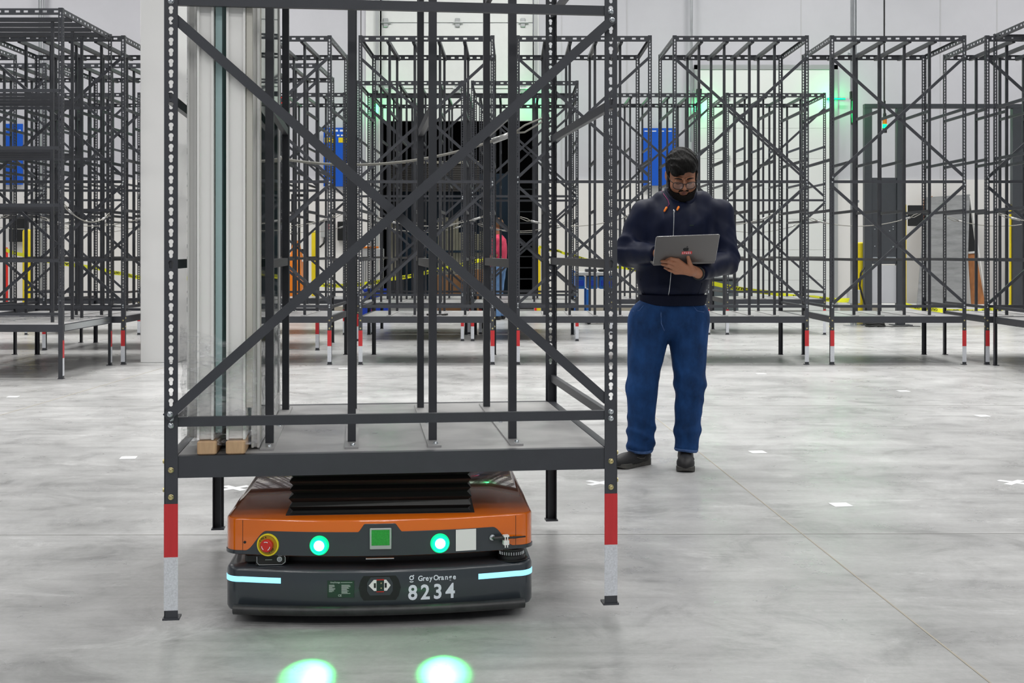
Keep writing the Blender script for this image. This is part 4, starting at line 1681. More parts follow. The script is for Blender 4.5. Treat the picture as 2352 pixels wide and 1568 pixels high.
# shoes
def make_shoe(heel, toe, nm):
    H_, T_ = Vector(heel), Vector(toe)
    ax = (T_ - H_)
    Ln = ax.length
    ax.normalize()
    ang = math.atan2(ax.y, ax.x)
    sx = Ln + 0.02

    def upper(P):
        d = ell(P, (sx * 0.685, 0, 0.038), (0.096, 0.0495, 0.046))
        d = su(d, ell(P, (sx * 0.30, 0, 0.050), (0.085, 0.040, 0.046)), 0.03)
        d = su(d, seg(P, (0.050, 0, 0.060), (0.095, 0, 0.105), 0.040, 0.036), 0.025)
        d = ssub(d, seg(P, (0.070, 0, 0.085), (0.080, 0, 0.16), 0.034, 0.038), 0.006)
        return np.maximum(d, 0.020 - P[:, 2])

    def sole(P):
        tz = 0.030 + 0.012 * np.clip(0.25 - P[:, 0] / sx, 0, 1) * 3
        t = np.clip((P[:, 0] - 0.036) / (sx - 0.036 - 0.052), 0, 1)
        rw = 0.037 + 0.014 * t - 0.010 * np.sin(t * math.pi) * (1 - t)
        d2 = np.hypot(P[:, 0] - 0.036 - t * (sx - 0.088), P[:, 1]) - rw
        rise = 0.012 * np.clip((P[:, 0] / sx - 0.82) / 0.18, 0, 1) ** 2
        d = np.maximum(d2, np.maximum(rise + 0.001 - P[:, 2], P[:, 2] - tz))
        groove = 0.0018 * (np.sin(P[:, 0] * 620) > 0.2) * (np.abs(P[:, 2] - 0.018) < 0.010)
        return d + groove
    s = ob('shoe', mesh_sdf(upper, (-0.03, -0.07, 0.0), (sx + 0.04, 0.07, 0.16), 0.0035, 'shoe', M['shoe']), man, (H_.x, H_.y, 0), (0, 0, ang))
    ob('sole', mesh_sdf(sole, (-0.03, -0.07, -0.005), (sx + 0.04, 0.07, 0.06), 0.003, 'sole', M['sole']), s)
    for k in range(4):
        x = sx * 0.42 + k * 0.022
        z = 0.092 - k * 0.0075
        MB().tube([(x, -0.024, z - 0.010), (x + 0.008, 0.0, z + 0.0015), (x + 0.016, 0.024, z - 0.012)], 0.0028, 6).build('lace', M['ink'], s, smooth='all')
    # curved side stripe
    MB().tube([(sx * 0.20, 0.0385, 0.062), (sx * 0.34, 0.0425, 0.046), (sx * 0.46, 0.0440, 0.048), (sx * 0.56, 0.0455, 0.058)], [0.0015, 0.006, 0.005, 0.002], 6).build('side_stripe', M['sole'], s, smooth='all')
    return s


make_shoe(HEEL_L, TOE_L, 'l')
make_shoe(HEEL_R, TOE_R, 'r')


# hair: a shell over the skull with locks, cut by the hairline
def hair_sdf(P):
    Q = headspace(P)
    sk = ell(Q, (0, 0.020, 0.056), (0.0905, 0.112, 0.100))
    sk = su(sk, ell(Q, (0.0, -0.040, 0.088), (0.066, 0.060, 0.042)), 0.03)
    sk = su(sk, ell(Q, (-0.004, -0.072, 0.070), (0.052, 0.034, 0.030)), 0.02)       # fringe
    # cut: below a line that runs from the fringe to above the ears and down to the nape
    y = Q[:, 1]
    x = np.abs(Q[:, 0])
    line = 0.050 - 0.10 * np.clip((y + 0.035) / 0.07, 0, 1) + 0.020 * np.sin(Q[:, 0] * 38 + 0.9) * np.clip(-(y + 0.04) / 0.04, 0, 1)
    line = np.where(y > 0.035, -0.060, line)
    cut = (line - Q[:, 2]) * 0.8
    d = np.maximum(sk, cut)
    # sideburns
    for s in (-1, 1):
        d = su(d, ell(Q, (s * 0.0735, -0.012, 0.012), (0.008, 0.016, 0.042)), 0.008)
    r_ = fold(Q, (60, 110, 20), (45, 14, 30), 0.0045, 1.5) + fold(Q, (170, 60, 60), (60, 30, 60), 0.0020)
    return d - r_ + 0.003


ob('hair', mesh_sdf(hair_sdf, tuple(np.array(HC) - (0.13, 0.17, 0.13)), tuple(np.array(HC) + (0.13, 0.15, 0.17)), 0.0026, 'hair', M['hair']), man)


def beard_sdf(P):
    Q = headspace(P)
    x, y, z = np.abs(Q[:, 0]), Q[:, 1], Q[:, 2]
    base_ = face_base(Q)
    for s in (-1, 1):
        base_ = su(base_, ell(Q, (s * 0.040, -0.062, -0.030), (0.030, 0.028, 0.030)), 0.02)
    sh = base_ - 0.0075 - 0.010 * np.clip((-0.05 - z) / 0.05, 0, 1)
    # edge of the beard on the cheek: low in front, climbing to the ear
    edge = -0.060 + 0.075 * np.clip((y + 0.075) / 0.06, 0, 1)
    d = sint(sh, z - edge, 0.006)
    # keep the mouth and the lower face centre clear
    d = ssub(d, ell(Q, (0, -0.098, -0.060), (0.024, 0.024, 0.0125)), 0.004)
    d = np.maximum(d, y - 0.020)
    mo = None
    for s in (-1, 1):
        q = su(seg(Q, (0, -0.093, -0.0425), (s * 0.022, -0.088, -0.0465), 0.0058, 0.0064), seg(Q, (s * 0.022, -0.088, -0.0465), (s * 0.034, -0.074, -0.066), 0.0064, 0.009), 0.004)
        mo = q if mo is None else np.minimum(mo, q)
    d = su(d, mo, 0.004)
    return d - 0.0012 * np.sin(Q[:, 0] * 420 + Q[:, 2] * 300) * np.sin(Q[:, 2] * 520 + Q[:, 1] * 200)


ob('beard', mesh_sdf(beard_sdf, tuple(np.array(HC) - (0.12, 0.20, 0.20)), tuple(np.array(HC) + (0.12, 0.10, 0.06)), 0.0022, 'beard', M['beard']), man)
for s in (-1, 1):
    MB().tube([hp(s * 0.014, -0.1005, 0.0285), hp(s * 0.032, -0.0975, 0.0320), hp(s * 0.053, -0.083, 0.0265)], [0.0030, 0.0036, 0.002], 8).build('eyebrow', M['beard'], man, smooth='all')
    MB().tube([hp(s * 0.019, -0.0925, 0.0000), hp(s * 0.032, -0.0962, -0.0035), hp(s * 0.045, -0.0905, 0.0000)], 0.0013, 6).build('eyelash', M['beard'], man, smooth='all')
li = MB()
li.tube([hp(-0.018, -0.0925, -0.0575), hp(0, -0.0965, -0.0555), hp(0.018, -0.0925, -0.0575)], [0.002, 0.0042, 0.002], 8)
li.tube([hp(-0.016, -0.0920, -0.0635), hp(0, -0.0962, -0.0655), hp(0.016, -0.0920, -0.0635)], [0.002, 0.0050, 0.002], 8)
li.build('lips', M['lips'], man, smooth='all')

# spectacles
gl = None
fr = MB()
for s in (-1, 1):
    ring = []
    for q in range(0, 361, 15):
        a = R(q)
        cx = abs(math.cos(a)) ** 0.75 * (1 if math.cos(a) > 0 else -1)
        cz = abs(math.sin(a)) ** 0.75 * (1 if math.sin(a) > 0 else -1)
        X = s * 0.0345 + 0.0275 * cx
        ring.append(hp(X, -0.1165 + 0.22 * (abs(X) - 0.012) * abs(X) / 0.05, -0.004 + (0.0195 if cz > 0 else 0.0215) * cz))
    fr.tube(ring, 0.0021, 6)
    fr.tube([hp(s * 0.061, -0.103, 0.010), hp(s * 0.0735, -0.085, 0.012), hp(s * 0.0835, -0.01, 0.018), hp(s * 0.085, 0.02, 0.012)], 0.0020, 6)
fr.tube([hp(-0.009, -0.1160, 0.006), hp(0, -0.1185, 0.008), hp(0.009, -0.1160, 0.006)], 0.0022, 6)
gl = fr.build('glasses', M['ink'], man, smooth='all')
for s in (-1, 1):
    lens = []
    for q in range(0, 360, 20):
        a = R(q)
        cx = abs(math.cos(a)) ** 0.75 * (1 if math.cos(a) > 0 else -1)
        cz = abs(math.sin(a)) ** 0.75 * (1 if math.sin(a) > 0 else -1)
        X = s * 0.0345 + 0.0265 * cx
        lens.append((X, -0.1165 + 0.22 * (abs(X) - 0.012) * abs(X) / 0.05, -0.004 + 0.020 * cz))
    mb = MB()
    mb.loft([[hp(a, b, c) for a, b, c in lens], [hp(a, b + 0.0008, c) for a, b, c in lens]])
    mb.build('lens', M['lens'], gl)
# wrist band
wv = Vector(WR_R) - Vector(EL_R)
wv.normalize()
wc = Vector(WR_R) + wv * 0.002
aa = wv.cross(Vector((0, 0, 1))).normalized()
bb_ = wv.cross(aa).normalized()
MB().tube([tuple(wc + aa * 0.033 * math.cos(R(q)) + bb_ * 0.033 * math.sin(R(q))) for q in range(0, 361, 20)], 0.006, 8, sx=1.0).build('watch_strap', M['ink'], man, smooth='all')

# ------------------------------------------------------------------ laptop in his hands
hl, hr = Wp(1500.5, 605.5, 6.575), Wp(1643.0, 600.0, 6.575)
xa = (hr - hl).normalized()
lap = thing('laptop', 'open grey aluminium laptop held by the bearded man, red sticker on its lid', 'laptop', tuple((hl + hr) / 2))
ry = math.atan2(-xa.z, xa.x)
lap.rotation_euler = (0, ry, 0)
LW = (hr - hl).length
LD = 0.224
# lid: rises from the hinge and leans towards the viewer
lean = R(-49)


def rr2(w_, h_, r_, n=5):
    P = []
    for cx, cy, a0 in ((w_ / 2 - r_, h_ - r_, 0), (-w_ / 2 + r_, h_ - r_, 90), (-w_ / 2 + r_, r_, 180), (w_ / 2 - r_, r_, 270)):
        P += [(cx + r_ * math.cos(R(a0 + 90 * k / n)), cy + r_ * math.sin(R(a0 + 90 * k / n))) for k in range(n + 1)]
    return P


lid = MB()
o0 = rr2(LW, LD, 0.010)
o1 = rr2(LW - 0.0015, LD - 0.0015, 0.010)
lid.loft([[(a, 0.0045, b) for a, b in o0], [(a, 0.0008, b) for a, b in o0], [(a * 0.996, 0.0, b * 0.996 + 0.0004) for a, b in o0]])
lid = lid.build('lid', M['laptop'], lap, smooth=True)
TX = Matrix.Rotation(R(51.5), 4, 'X')
lid.rotation_euler = (R(51.5), 0, 0)
rim = MB().tube([(a * 1.0005, 0.0022, b) for a, b in o0 + o0[:1]], 0.0012, 6).build('lid_rim', M['laptop_edge'], lid, smooth='all')
MB().box(-LW / 2 + 0.008, LW / 2 - 0.008, 0.0046, 0.0052, 0.012, LD - 0.008).build('screen', mat('laptop_screen', (0.02, 0.02, 0.03), 0.1, emit=0.35, ecol=(0.7, 0.8, 1.0)), lid)
bs = MB()
bs.loft([[(a, 0.006 + b, -0.011) for a, b in rr2(LW - 0.006, LD - 0.004, 0.010)], [(a, 0.004 + b, -0.008) for a, b in o0], [(a, 0.004 + b, 0.0005) for a, b in o0]])
bs = bs.build('keyboard_base', M['laptop'], lap, smooth=True)
bs.rotation_euler = (R(6), 0, 0)
MB().box(-LW / 2 + 0.03, LW / 2 - 0.03, 0.03, 0.13, 0.0006, 0.0016).build('keyboard', M['ink'], bs)
# emblem: an apple outline with a bite and a leaf
ap = []
for q in range(0, 360, 8):
    a = R(q)
    r_ = 0.0155 * (1.0 - 0.13 * math.cos(a * 2 + math.pi) * 0.6)
    x, z = r_ * math.cos(a) * 1.0, r_ * math.sin(a) * 0.98
    z -= 0.0028 * math.exp(-(x / 0.0040) ** 2) * (1 if z > 0 else -0.7)
    if z < 0:
        x *= 1 - 0.22 * (-z / 0.015) ** 2
    dx, dz = x - 0.0185, z - 0.0015
    dd = math.hypot(dx, dz)
    if dd < 0.0078:
        x = 0.0185 + dx / dd * 0.0078
        z = 0.0015 + dz / dd * 0.0078
    ap.append((x, z))
em = MB()
cz_ = LD * 0.50
cent = (0.0, cz_)
em.prism([(a, cz_ + b) for a, b in ap], -0.0007, 0.0)
em.prism([(0.0005, cz_ + 0.0165), (0.0015, cz_ + 0.0225), (0.0070, cz_ + 0.0260), (0.0070, cz_ + 0.0215), (0.0045, cz_ + 0.0178)], -0.0007, 0.0)
em.build('emblem', M['logo_dark'], lid)
stk = MB().box(-0.021, 0.045 - 0.012, -0.0008, 0.0, cz_ - 0.040, cz_ - 0.018).build('sticker', M['sticker_red'], lid)
rs = MB()
random.seed(11)
for k in range(5):
    for r_ in range(2):
        a = -0.018 + k * 0.0098
        b = cz_ - 0.0375 + r_ * 0.0100
        rs.box(a, a + 0.0016, -0.0012, -0.0007, b, b + 0.0075)
        rs.box(a, a + 0.0062, -0.0012, -0.0007, b + random.choice((0, 0.003, 0.006)), b + random.choice((0.0072, 0.0075)) if False else b + 0.0075 if random.random() < .3 else b + 0.0016)
rs = rs.build('sticker_lines', M['decal'], stk)

# ------------------------------------------------------------------ things along the far wall and in the dock
def box_thing(name, label, cat, x, y, z=0.0, rz=0.0, group=None):
    return thing(name, label, cat, (x, y, z), rz, group)


def wall_sign(px0, px1, py0, py1, Y, label, bands, rz=0.0, group=None):
    x0, x1, z0, z1 = at(px0, Y), at(px1, Y), zt(py1, Y), zt(py0, Y)
    t = thing('wall_sign', label, 'sign', ((x0 + x1) / 2, Y, z0), rz, group)
    h = (x1 - x0) / 2
    H = z1 - z0
    MB().box(-h, h, 0, 0.03, 0, H, 0.004).build('panel', M['blue'], t)
    MB().box(-h + 0.05, -h + 0.10, 0.03, 0.06, 0.1, H - 0.1).box(h - 0.10, h - 0.05, 0.03, 0.06, 0.1, H - 0.1).build('mounting_rail', M['door_grey'], t)
    return t, h, H


s1, h, H = wall_sign(743, 812, 293, 428, 24.88, 'tall blue wall sign with yellow blocks, left of the black doorway', 1, group='blue wall signs')
for k in range(5):
    MB().box(-h + 0.03 + 0.1 * k, -h + 0.09 + 0.1 * k, -0.003, 0, H - 0.08, H - 0.04).build('print_mark', M['decal'], s1)
    MB().box(-h + 0.03 + 0.08 * k, -h + 0.08 + 0.08 * k, -0.003, 0, H - 0.17, H - 0.14).build('print_mark', M['decal'], s1)
MB().box(-h + 0.02, -h + 0.22, -0.004, 0, H - 0.30, H - 0.20).build('yellow_block', M['yellow'], s1)
MB().box(0.0, h - 0.02, -0.004, 0, H - 0.30, H - 0.20).build('yellow_block', M['yellow'], s1)
s2, h, H = wall_sign(1477, 1552, 294, 426, 24.85, 'tall blue wall sign just above and left of the bearded man', 1, group='blue wall signs')
s3, h, H = wall_sign(10, 52, 284, 424, 24.88, 'narrow blue wall sign at the left edge behind the racks', 1, group='blue wall signs')
for s_, hh in ((s2, 0.32), (s3, 0.18)):
    for k in range(4):
        MB().box(-hh + 0.02 + k * hh * 0.48, -hh + 0.02 + k * hh * 0.48 + hh * 0.26, -0.003, 0, 1.08, 1.10).build('print_mark', M['decal'], s_)
rsn = thing('wall_sign', 'small red wall sign with a white cross bar, left of the black doorway', 'sign', (at(650, 24.9), 24.9, zt(258, 24.9)))
MB().box(-0.11, 0.11, 0, 0.03, 0, 0.31, 0.003).build('panel', M['red'], rsn)
MB().box(-0.05, 0.11, -0.003, 0, 0.15, 0.175).build('print_bar', M['decal'], rsn)


def bollard(x, y, h, r, label):
    t = thing('bollard', label, 'bollard', (x, y, 0), 0, 'yellow bollards')
    MB().lathe([(r, 0.004), (r, h - r * 0.5), (r * 0.92, h - r * 0.22), (r * 0.6, h - r * 0.05), (0.001, h)], 24).build('sleeve', M['yellow'], t, smooth=True)
    MB().lathe([(r * 1.35, 0.0), (r * 1.35, 0.015), (r, 0.02)], 24).build('base_ring', M['steel'], t)


bollard(at(64, 23.2), 23.2, 1.62, 0.095, 'yellow bollard behind the left racks')
bollard(at(722, 23.5), 23.5, 1.60, 0.055, 'thin yellow bollard left of the black doorway')
bollard(at(1978, 20.6), 20.6, 1.36, 0.085, 'yellow bollard beside the charcoal cabinet')
bollard(at(1236, 24.2), 24.2, 1.30, 0.05, 'yellow and red guard post at the right side of the black doorway')


def glow(parent, loc, power):
    l = bpy.data.lights.new('signal_glow', 'POINT')
    l.energy = power
    l.color = (0.03, 1.0, 0.25)
    l.shadow_soft_size = 0.06
    o = bpy.data.objects.new('signal_glow', l)
    C.objects.link(o)
    o.parent = parent
    o.location = loc


def led_strip(px, py0, py1, Y, label, horiz=None):
    z0, z1 = zt(py1, Y), zt(py0, Y)
    x = at(px, Y)
    t = thing('signal_light', label, 'signal light', (x, Y, z0), 0, 'green dock signal lights')
    MB().box(-0.035, 0.035, 0.0, 0.04, -0.03, z1 - z0 + 0.03, 0.004).build('housing', M['black'], t)
    MB().box(-0.020, 0.020, -0.008, 0.002, 0, z1 - z0, 0.003).build('diffuser', M['led_green'], t)
    MB().box(-0.05, 0.05, -0.02, 0.05, z1 - z0 + 0.03, z1 - z0 + 0.16, 0.008).build('head', M['black'], t)
    glow(t, (0, -0.16, (z1 - z0) * 0.5), 7)
    return t


led_strip(863, 226, 271, 24.91, 'green light strip at the upper left corner of the black doorway')
led_strip(1228, 229, 241, 24.91, 'green light strip at the upper right corner of the black doorway')
t_ = led_strip(1960, 232, 281, 20.04, 'green light strip on the conduit left of the charcoal frame')
led_strip(1606, 222, 268, 24.86, 'green light strip at the left edge of the closed dock door')
gh = thing('light_bar', 'horizontal green light bar above the closed white dock door', 'signal light', (at(1925, 24.8), 24.87, zt(226, 24.8)), 0, 'green dock signal lights')
MB().box(-0.2, 0.17, 0, 0.03, -0.02, 0.02, 0.003).build('housing', M['black'], gh)
MB().box(-0.195, 0.165, -0.006, 0.001, -0.012, 0.012, 0.002).build('diffuser', M['led_green'], gh)
glow(gh, (-0.1, -0.18, 0), 9)


def pipe(px, Y, label, r=0.035, twin=0.0, z0=0.004, zt_=9.3, group='galvanised conduits'):
    t = thing('conduit', label, 'conduit', (at(px, Y), Y, 0), 0, group)
    MB().lathe([(r, z0), (r, zt_)], 16).build('pipe', M['steel'], t, smooth=True)
    if twin:
        MB().lathe([(r * 0.55, z0), (r * 0.55, zt_)], 12, (twin, 0.01, 0)).build('pipe', M['steel'], t, smooth=True)
    for z in (2.0, 4.4, 6.6):
        if z > z0:
            MB().box(-r - 0.03, r + 0.03 + max(0, twin), r * 0.6, r * 0.6 + 0.03, z, z + 0.04, 0.004).build('clamp', M['zinc'], t)
    return t


pc = pipe(1957, 20.15, 'galvanised twin conduit with a junction box left of the charcoal frame', 0.030, 0.062)
MB().box(-0.10, 0.10, -0.12, -0.04, 1.2 + (578 - 696) * 20.15 / FPX, 1.2 + (578 - 665) * 20.15 / FPX, 0.008).build('junction_box', M['grey_box'], pc)
MB().box(-0.12, 0.14, -0.06, 0.08, 0.0, 0.012).build('foot_plate', M['steel'], pc)
pipe(1588, 24.85, 'galvanised conduit above the bearded man', 0.030, 0.0, 3.4)
pipe(92, 24.85, 'galvanised twin conduit behind the left racks', 0.032, 0.08, 0.004)
drop = thing('cable_drop', 'thin black cable hanging from the roof above the stack light', 'cable', (at(2031, 20.3), 20.3, 0))
MB().tube([(0, 0, 3.45), (0, 0, 9.3)], 0.013, 8).build('cable', M['ink'], drop)
drop2 = thing('cable_drop', 'thin black cable hanging left of the black doorway', 'cable', (at(829, 24.7), 24.7, 0))
MB().tube([(0, 0, 3.0), (0, 0, 9.3)], 0.008, 8).build('cable', M['ink'], drop2)
sl = thing('stack_light', 'amber and green stack light hanging inside the charcoal frame', 'stack light', (at(2032, 20.2), 20.2, zt(305, 20.2)), 0)
MB().lathe([(0.036, 0), (0.036, 0.075)], 16).build('base', M['black'], sl, smooth=True)
MB().lathe([(0.034, 0.076), (0.034, 0.14)], 16).build('green_section', M['led_green'], sl, smooth=True)
M['amber'] = mat('amber_lens', (0.75, 0.18, 0.01), 0.3)
MB().lathe([(0.034, 0.141), (0.034, 0.25)], 16).build('amber_section', M['amber'], sl, smooth=True)
MB().lathe([(0.026, 0.251), (0.026, 0.31), (0.015, 0.33), (0.015, 0.52)], 16).build('stem', M['black'], sl, smooth=True)

# charcoal gantry frame with its cabinet
YG = 20.3
gf = thing('gantry_frame', 'large charcoal steel gantry frame with bolted feet at the right', 'frame', (0, YG, 0))
gf.location.x = at(2160, YG)


def gx(px):
    return at(px, YG) - gf.location.x


ztop = zt(249, YG)
for a, b in ((1984, 2001), (2058, 2077), (2323, 2346)):
    MB().box(gx(a), gx(b), -0.06, 0.06, 0.012, ztop, 0.006).build('frame_post', M['cab'], gf)
    MB().box(gx(a) - 0.08, gx(b) + 0.10, -0.13, 0.13, 0.0, 0.012).build('foot_plate', M['cab'], gf)
MB().box(gx(1984), gx(2346), -0.06, 0.06, ztop, ztop + 0.07, 0.004).build('crossbeam', M['cab'], gf)
pn = MB().box(gx(2001), gx(2058), -0.03, 0.03, zt(606, YG), zt(408, YG), 0.004).build('upper_panel', M['cab'], gf)
for (a, b) in ((2008, 526), (2008, 565), (2015, 570), (2050, 520), (2050, 526), (2042, 530), (2050, 575), (2050, 566)):
    MB().lathe([(0.009, 0), (0.009, 0.004), (0.001, 0.005)], 10, (gx(a), -0.030, zt(b, YG)), 'y').build('bolt', M['zinc'], pn)
MB().box(gx(2001), gx(2058), -0.02, 0.02, zt(696, YG), zt(609, YG), 0.004).build('lower_panel', mat('pale_panel', (0.50, 0.51, 0.54), 0.5), gf)
MB().box(gx(2003), gx(2056), -0.045, -0.031, zt(593, YG), zt(590, YG)).build('handle_rail', M['zinc'], pn)
for a in (2078, 2319):
    MB().box(gx(a), gx(a + 3), -0.02, 0.02, zt(702, YG), zt(470, YG)).build('yellow_edge', M['yellow'], gf)
mo = thing('monitor', 'black monitor on an arm beside the charcoal cabinet', 'monitor', (at(2103, 20.25), 20.25, zt(519, 20.25)))
MB().box(-0.125, 0.125, -0.02, 0.02, 0, 0.34, 0.006).build('screen', M['black'], mo)
MB().box(-0.17, -0.12, -0.01, 0.02, 0.14, 0.18).build('arm', M['cab'], mo)
cc = thing('cable_coil', 'coil of black cable on the floor left of the charcoal cabinet feet', 'cable coil', (at(2010, 19.9), 19.9, 0.0))
for k in range(5):
    MB().tube([((0.15 - 0.012 * k) * math.cos(R(q)), (0.15 - 0.012 * k) * math.sin(R(q)), 0.02 + 0.032 * k + 0.008 * math.sin(R(q * 3))) for q in range(0, 361, 20)], 0.016, 6).build('coil_turn', M['ink'], cc, smooth='all')
hz = thing('hose', 'thick black hose looping from the charcoal cabinet to the floor', 'hose', (at(1985, 20.2), 20.2, 0))
MB().tube([(-0.02, -0.08, 0.95), (-0.08, -0.09, 0.85), (-0.10, -0.09, 0.65), (-0.06, -0.09, 0.50), (0.0, -0.09, 0.30), (0.02, -0.10, 0.02)], 0.017, 8).build('hose_run', M['ink'], hz, smooth='all')
sc2 = thing('cable', 'loose thin black cables on the floor between the charcoal cabinet feet', 'cable', (at(2030, 19.8), 19.8, 0))
for k in range(3):
    MB().tube([(-0.1 + 0.05 * k, 0, 0.008), (0.0, 0.1 + 0.05 * k, 0.008), (0.12, -0.02 * k, 0.008), (0.22 + 0.1 * k, 0.12, 0.008), (0.4 + 0.1 * k, 0.05, 0.008)], 0.006, 6).build('strand', M['ink'], sc2, smooth='all')

# plywood sheets leaning on the wall
YP = 24.3


def sheet(px0, px1, pxt0, pxt1, pyb, pyt, ybot, ytop, label, m, th=0.03, group='leaning sheets'):
    """a board that leans back: foot at ybot, head at ytop"""
    zb, zt2 = 0.18, zt(pyt, ytop)
    x0, x1 = at(px0, ybot), at(px1, ybot)
    a0, a1 = at(pxt0, ytop), at(pxt1, ytop)
    t = thing('plywood_sheet', label, 'board', ((x0 + x1) / 2, ybot, zb), 0, group)
    cx = (x0 + x1) / 2
    dy = ytop - ybot
    mb = MB()
    mb.loft([[(x0 - cx, 0, 0), (x1 - cx, 0, 0), (x1 - cx, th, 0), (x0 - cx, th, 0)],
             [(a0 - cx, dy, zt2 - zb - 0.06), (a1 - cx, dy, zt2 - zb), (a1 - cx, dy + th, zt2 - zb), (a0 - cx, dy + th, zt2 - zb - 0.06)]])
    mb.build('board', m, t)
    return t


pd = thing('foam_base', 'long white foam block under the leaning plywood sheets', 'foam block', (at(2170, 23.9), 23.9, 0))
MB().box(-1.05, 1.15, -0.25, 0.75, 0.0, 0.175, 0.01).build('block', M['white'], pd)
sheet(2106, 2220, 2127, 2228, 688, 446, 23.85, 24.62, 'wide weathered grey plywood sheet leaning on the cream wall', M['ply_grey'], 0.02)
sheet(2114, 2140, 2122, 2142, 688, 450, 23.97, 24.74, 'brown plywood sheet behind the left edge of the grey sheet', M['ply'], 0.02)
pf = thing('leaning_frame', 'brown board with a pale frame leaning beside the grey plywood', 'board', (at(2243, 24.2), 24.2, 0.18), 0, 'leaning sheets')
MB().loft([[(-0.10, 0, 0), (0.17, 0, 0), (0.17, 0.02, 0), (-0.10, 0.02, 0)], [(-0.09, 0.2, 0.98), (0.07, 0.2, 0.98), (0.07, 0.22, 0.98), (-0.09, 0.22, 0.98)]]).build('board', M['ply'], pf)
MB().loft([[(-0.09, 0.2, 0.98), (0.07, 0.2, 0.98), (0.07, 0.22, 0.98), (-0.09, 0.22, 0.98)], [(-0.05, 0.4, 2.1), (0.0, 0.4, 2.1), (0.0, 0.42, 2.1), (-0.05, 0.42, 2.1)]]).build('dark_board', M['black'], pf)
MB().bar((0.19, 0.0, 0.0), (0.02, 0.42, 2.12), 0.03, 0.03).bar((-0.09, 0.19, 1.0), (0.12, 0.19, 1.02), 0.04, 0.02).build('pale_batten', M['pvc'], pf)
sheet(2340, 2420, 2350, 2430, 688, 430, 23.85, 24.62, 'grey plywood sheet cut by the right edge', M['ply_grey'], 0.02)

# electrical items at the left of the doorway
sw = thing('switch_box', 'grey disconnect switch box with a red handle on the wall', 'switch box', (at(746, 24.85), 24.85, zt(545, 24.85)))
MB().box(-0.085, 0.085, 0, 0.09, 0, 0.33, 0.008).build('box', M['grey_box'], sw)
MB().box(0.06, 0.09, -0.04, 0.0, 0.16, 0.34, 0.004).build('handle', M['red'], sw)
MB().tube([(0.0, 0.02, 0.0), (-0.02, -0.02, -0.12), (-0.10, -0.02, -0.20)], 0.02, 8).build('hose', M['ink'], sw, smooth='all')
m2 = thing('control_panel', 'black control panel on the wall left of the doorway, under the blue sign', 'control panel', (at(789, 24.7), 24.83, zt(552, 24.7)), 0, 'black control panels')
MB().box(-0.14, 0.14, 0, 0.12, 0, 0.38, 0.008).build('cabinet', M['black'], m2)
m3 = thing('control_panel', 'black control panel under the narrow blue sign at the left edge', 'control panel', (at(30, 24.6), 24.83, zt(555, 24.6)), 0, 'black control panels')
MB().box(-0.18, 0.18, 0, 0.12, 0, 0.50, 0.008).build('cabinet', M['black'], m3)
rp = thing('guard_post', 'thin red guard post at the left edge behind the racks', 'guard post', (at(15, 23.6), 23.6, 0))
MB().lathe([(0.03, 0.0), (0.03, 1.25), (0.02, 1.28), (0.001, 1.285)], 14).build('post', M['red'], rp, smooth=True)
rp = thing('guard_post', 'thin red guard post at the right side of the black doorway', 'guard post', (at(1230, 24.0), 24.0, 0))
MB().lathe([(0.022, 0.0), (0.022, 1.2), (0.012, 1.22), (0.001, 1.225)], 14).build('post', M['red'], rp, smooth=True)

# orange lift truck
YT = 22.3
ft = thing('lift_truck', 'orange walk-behind lift truck with a black mast, left of the doorway', 'lift truck', (at(681, YT), YT, 0))
bd = MB().loft([[(-0.17, -0.25, 0.10), (0.13, -0.25, 0.10), (0.13, 0.25, 0.10), (-0.17, 0.25, 0.10)],
                [(-0.17, -0.25, 0.72), (0.13, -0.25, 0.72), (0.13, 0.25, 0.72), (-0.17, 0.25, 0.72)],
                [(-0.10, -0.18, 1.05), (0.10, -0.18, 1.05), (0.10, 0.2, 1.05), (-0.10, 0.2, 1.05)],
                [(-0.05, -0.08, 1.40), (0.03, -0.08, 1.40), (0.03, 0.1, 1.40), (-0.05, 0.1, 1.40)]])
bd.build('body_cover', M['fork_orange'], ft, smooth=True)
MB().box(-0.14, -0.10, 0.26, 0.32, 0.05, 2.25).box(0.10, 0.14, 0.26, 0.32, 0.05, 2.25).box(-0.10, 0.10, 0.27, 0.31, 2.20, 2.25).box(-0.10, 0.10, 0.27, 0.31, 1.2, 1.25).build('mast', M['black'], ft)
MB().box(-0.02, 0.02, 0.28, 0.31, 0.1, 2.1).build('lift_chain', M['steel'], ft)
MB().box(-0.22, 0.20, -0.3, 0.3, 0.03, 0.10, 0.01).build('chassis', M['black'], ft)
for x in (-0.15, 0.13):
    MB().box(x - 0.04, x + 0.04, 0.32, 0.8, 0.04, 0.09, 0.01).build('fork', M['fork_orange'], ft)
    MB().lathe([(0.001, -0.02), (0.05, -0.02), (0.05, 0.02), (0.001, 0.02)], 16, (x, -0.1, 0.0505), 'x').build('wheel', M['rubber'], ft)
MB().tube([(0.0, -0.1, 1.35), (0.0, -0.2, 1.5), (-0.06, -0.24, 1.52), (0.06, -0.24, 1.52)], 0.015, 8).build('tiller', M['black'], ft)
MB().box(0.12, 0.20, -0.15, -0.05, 1.02, 1.08, 0.006).build('battery_plug', M['white'], ft)

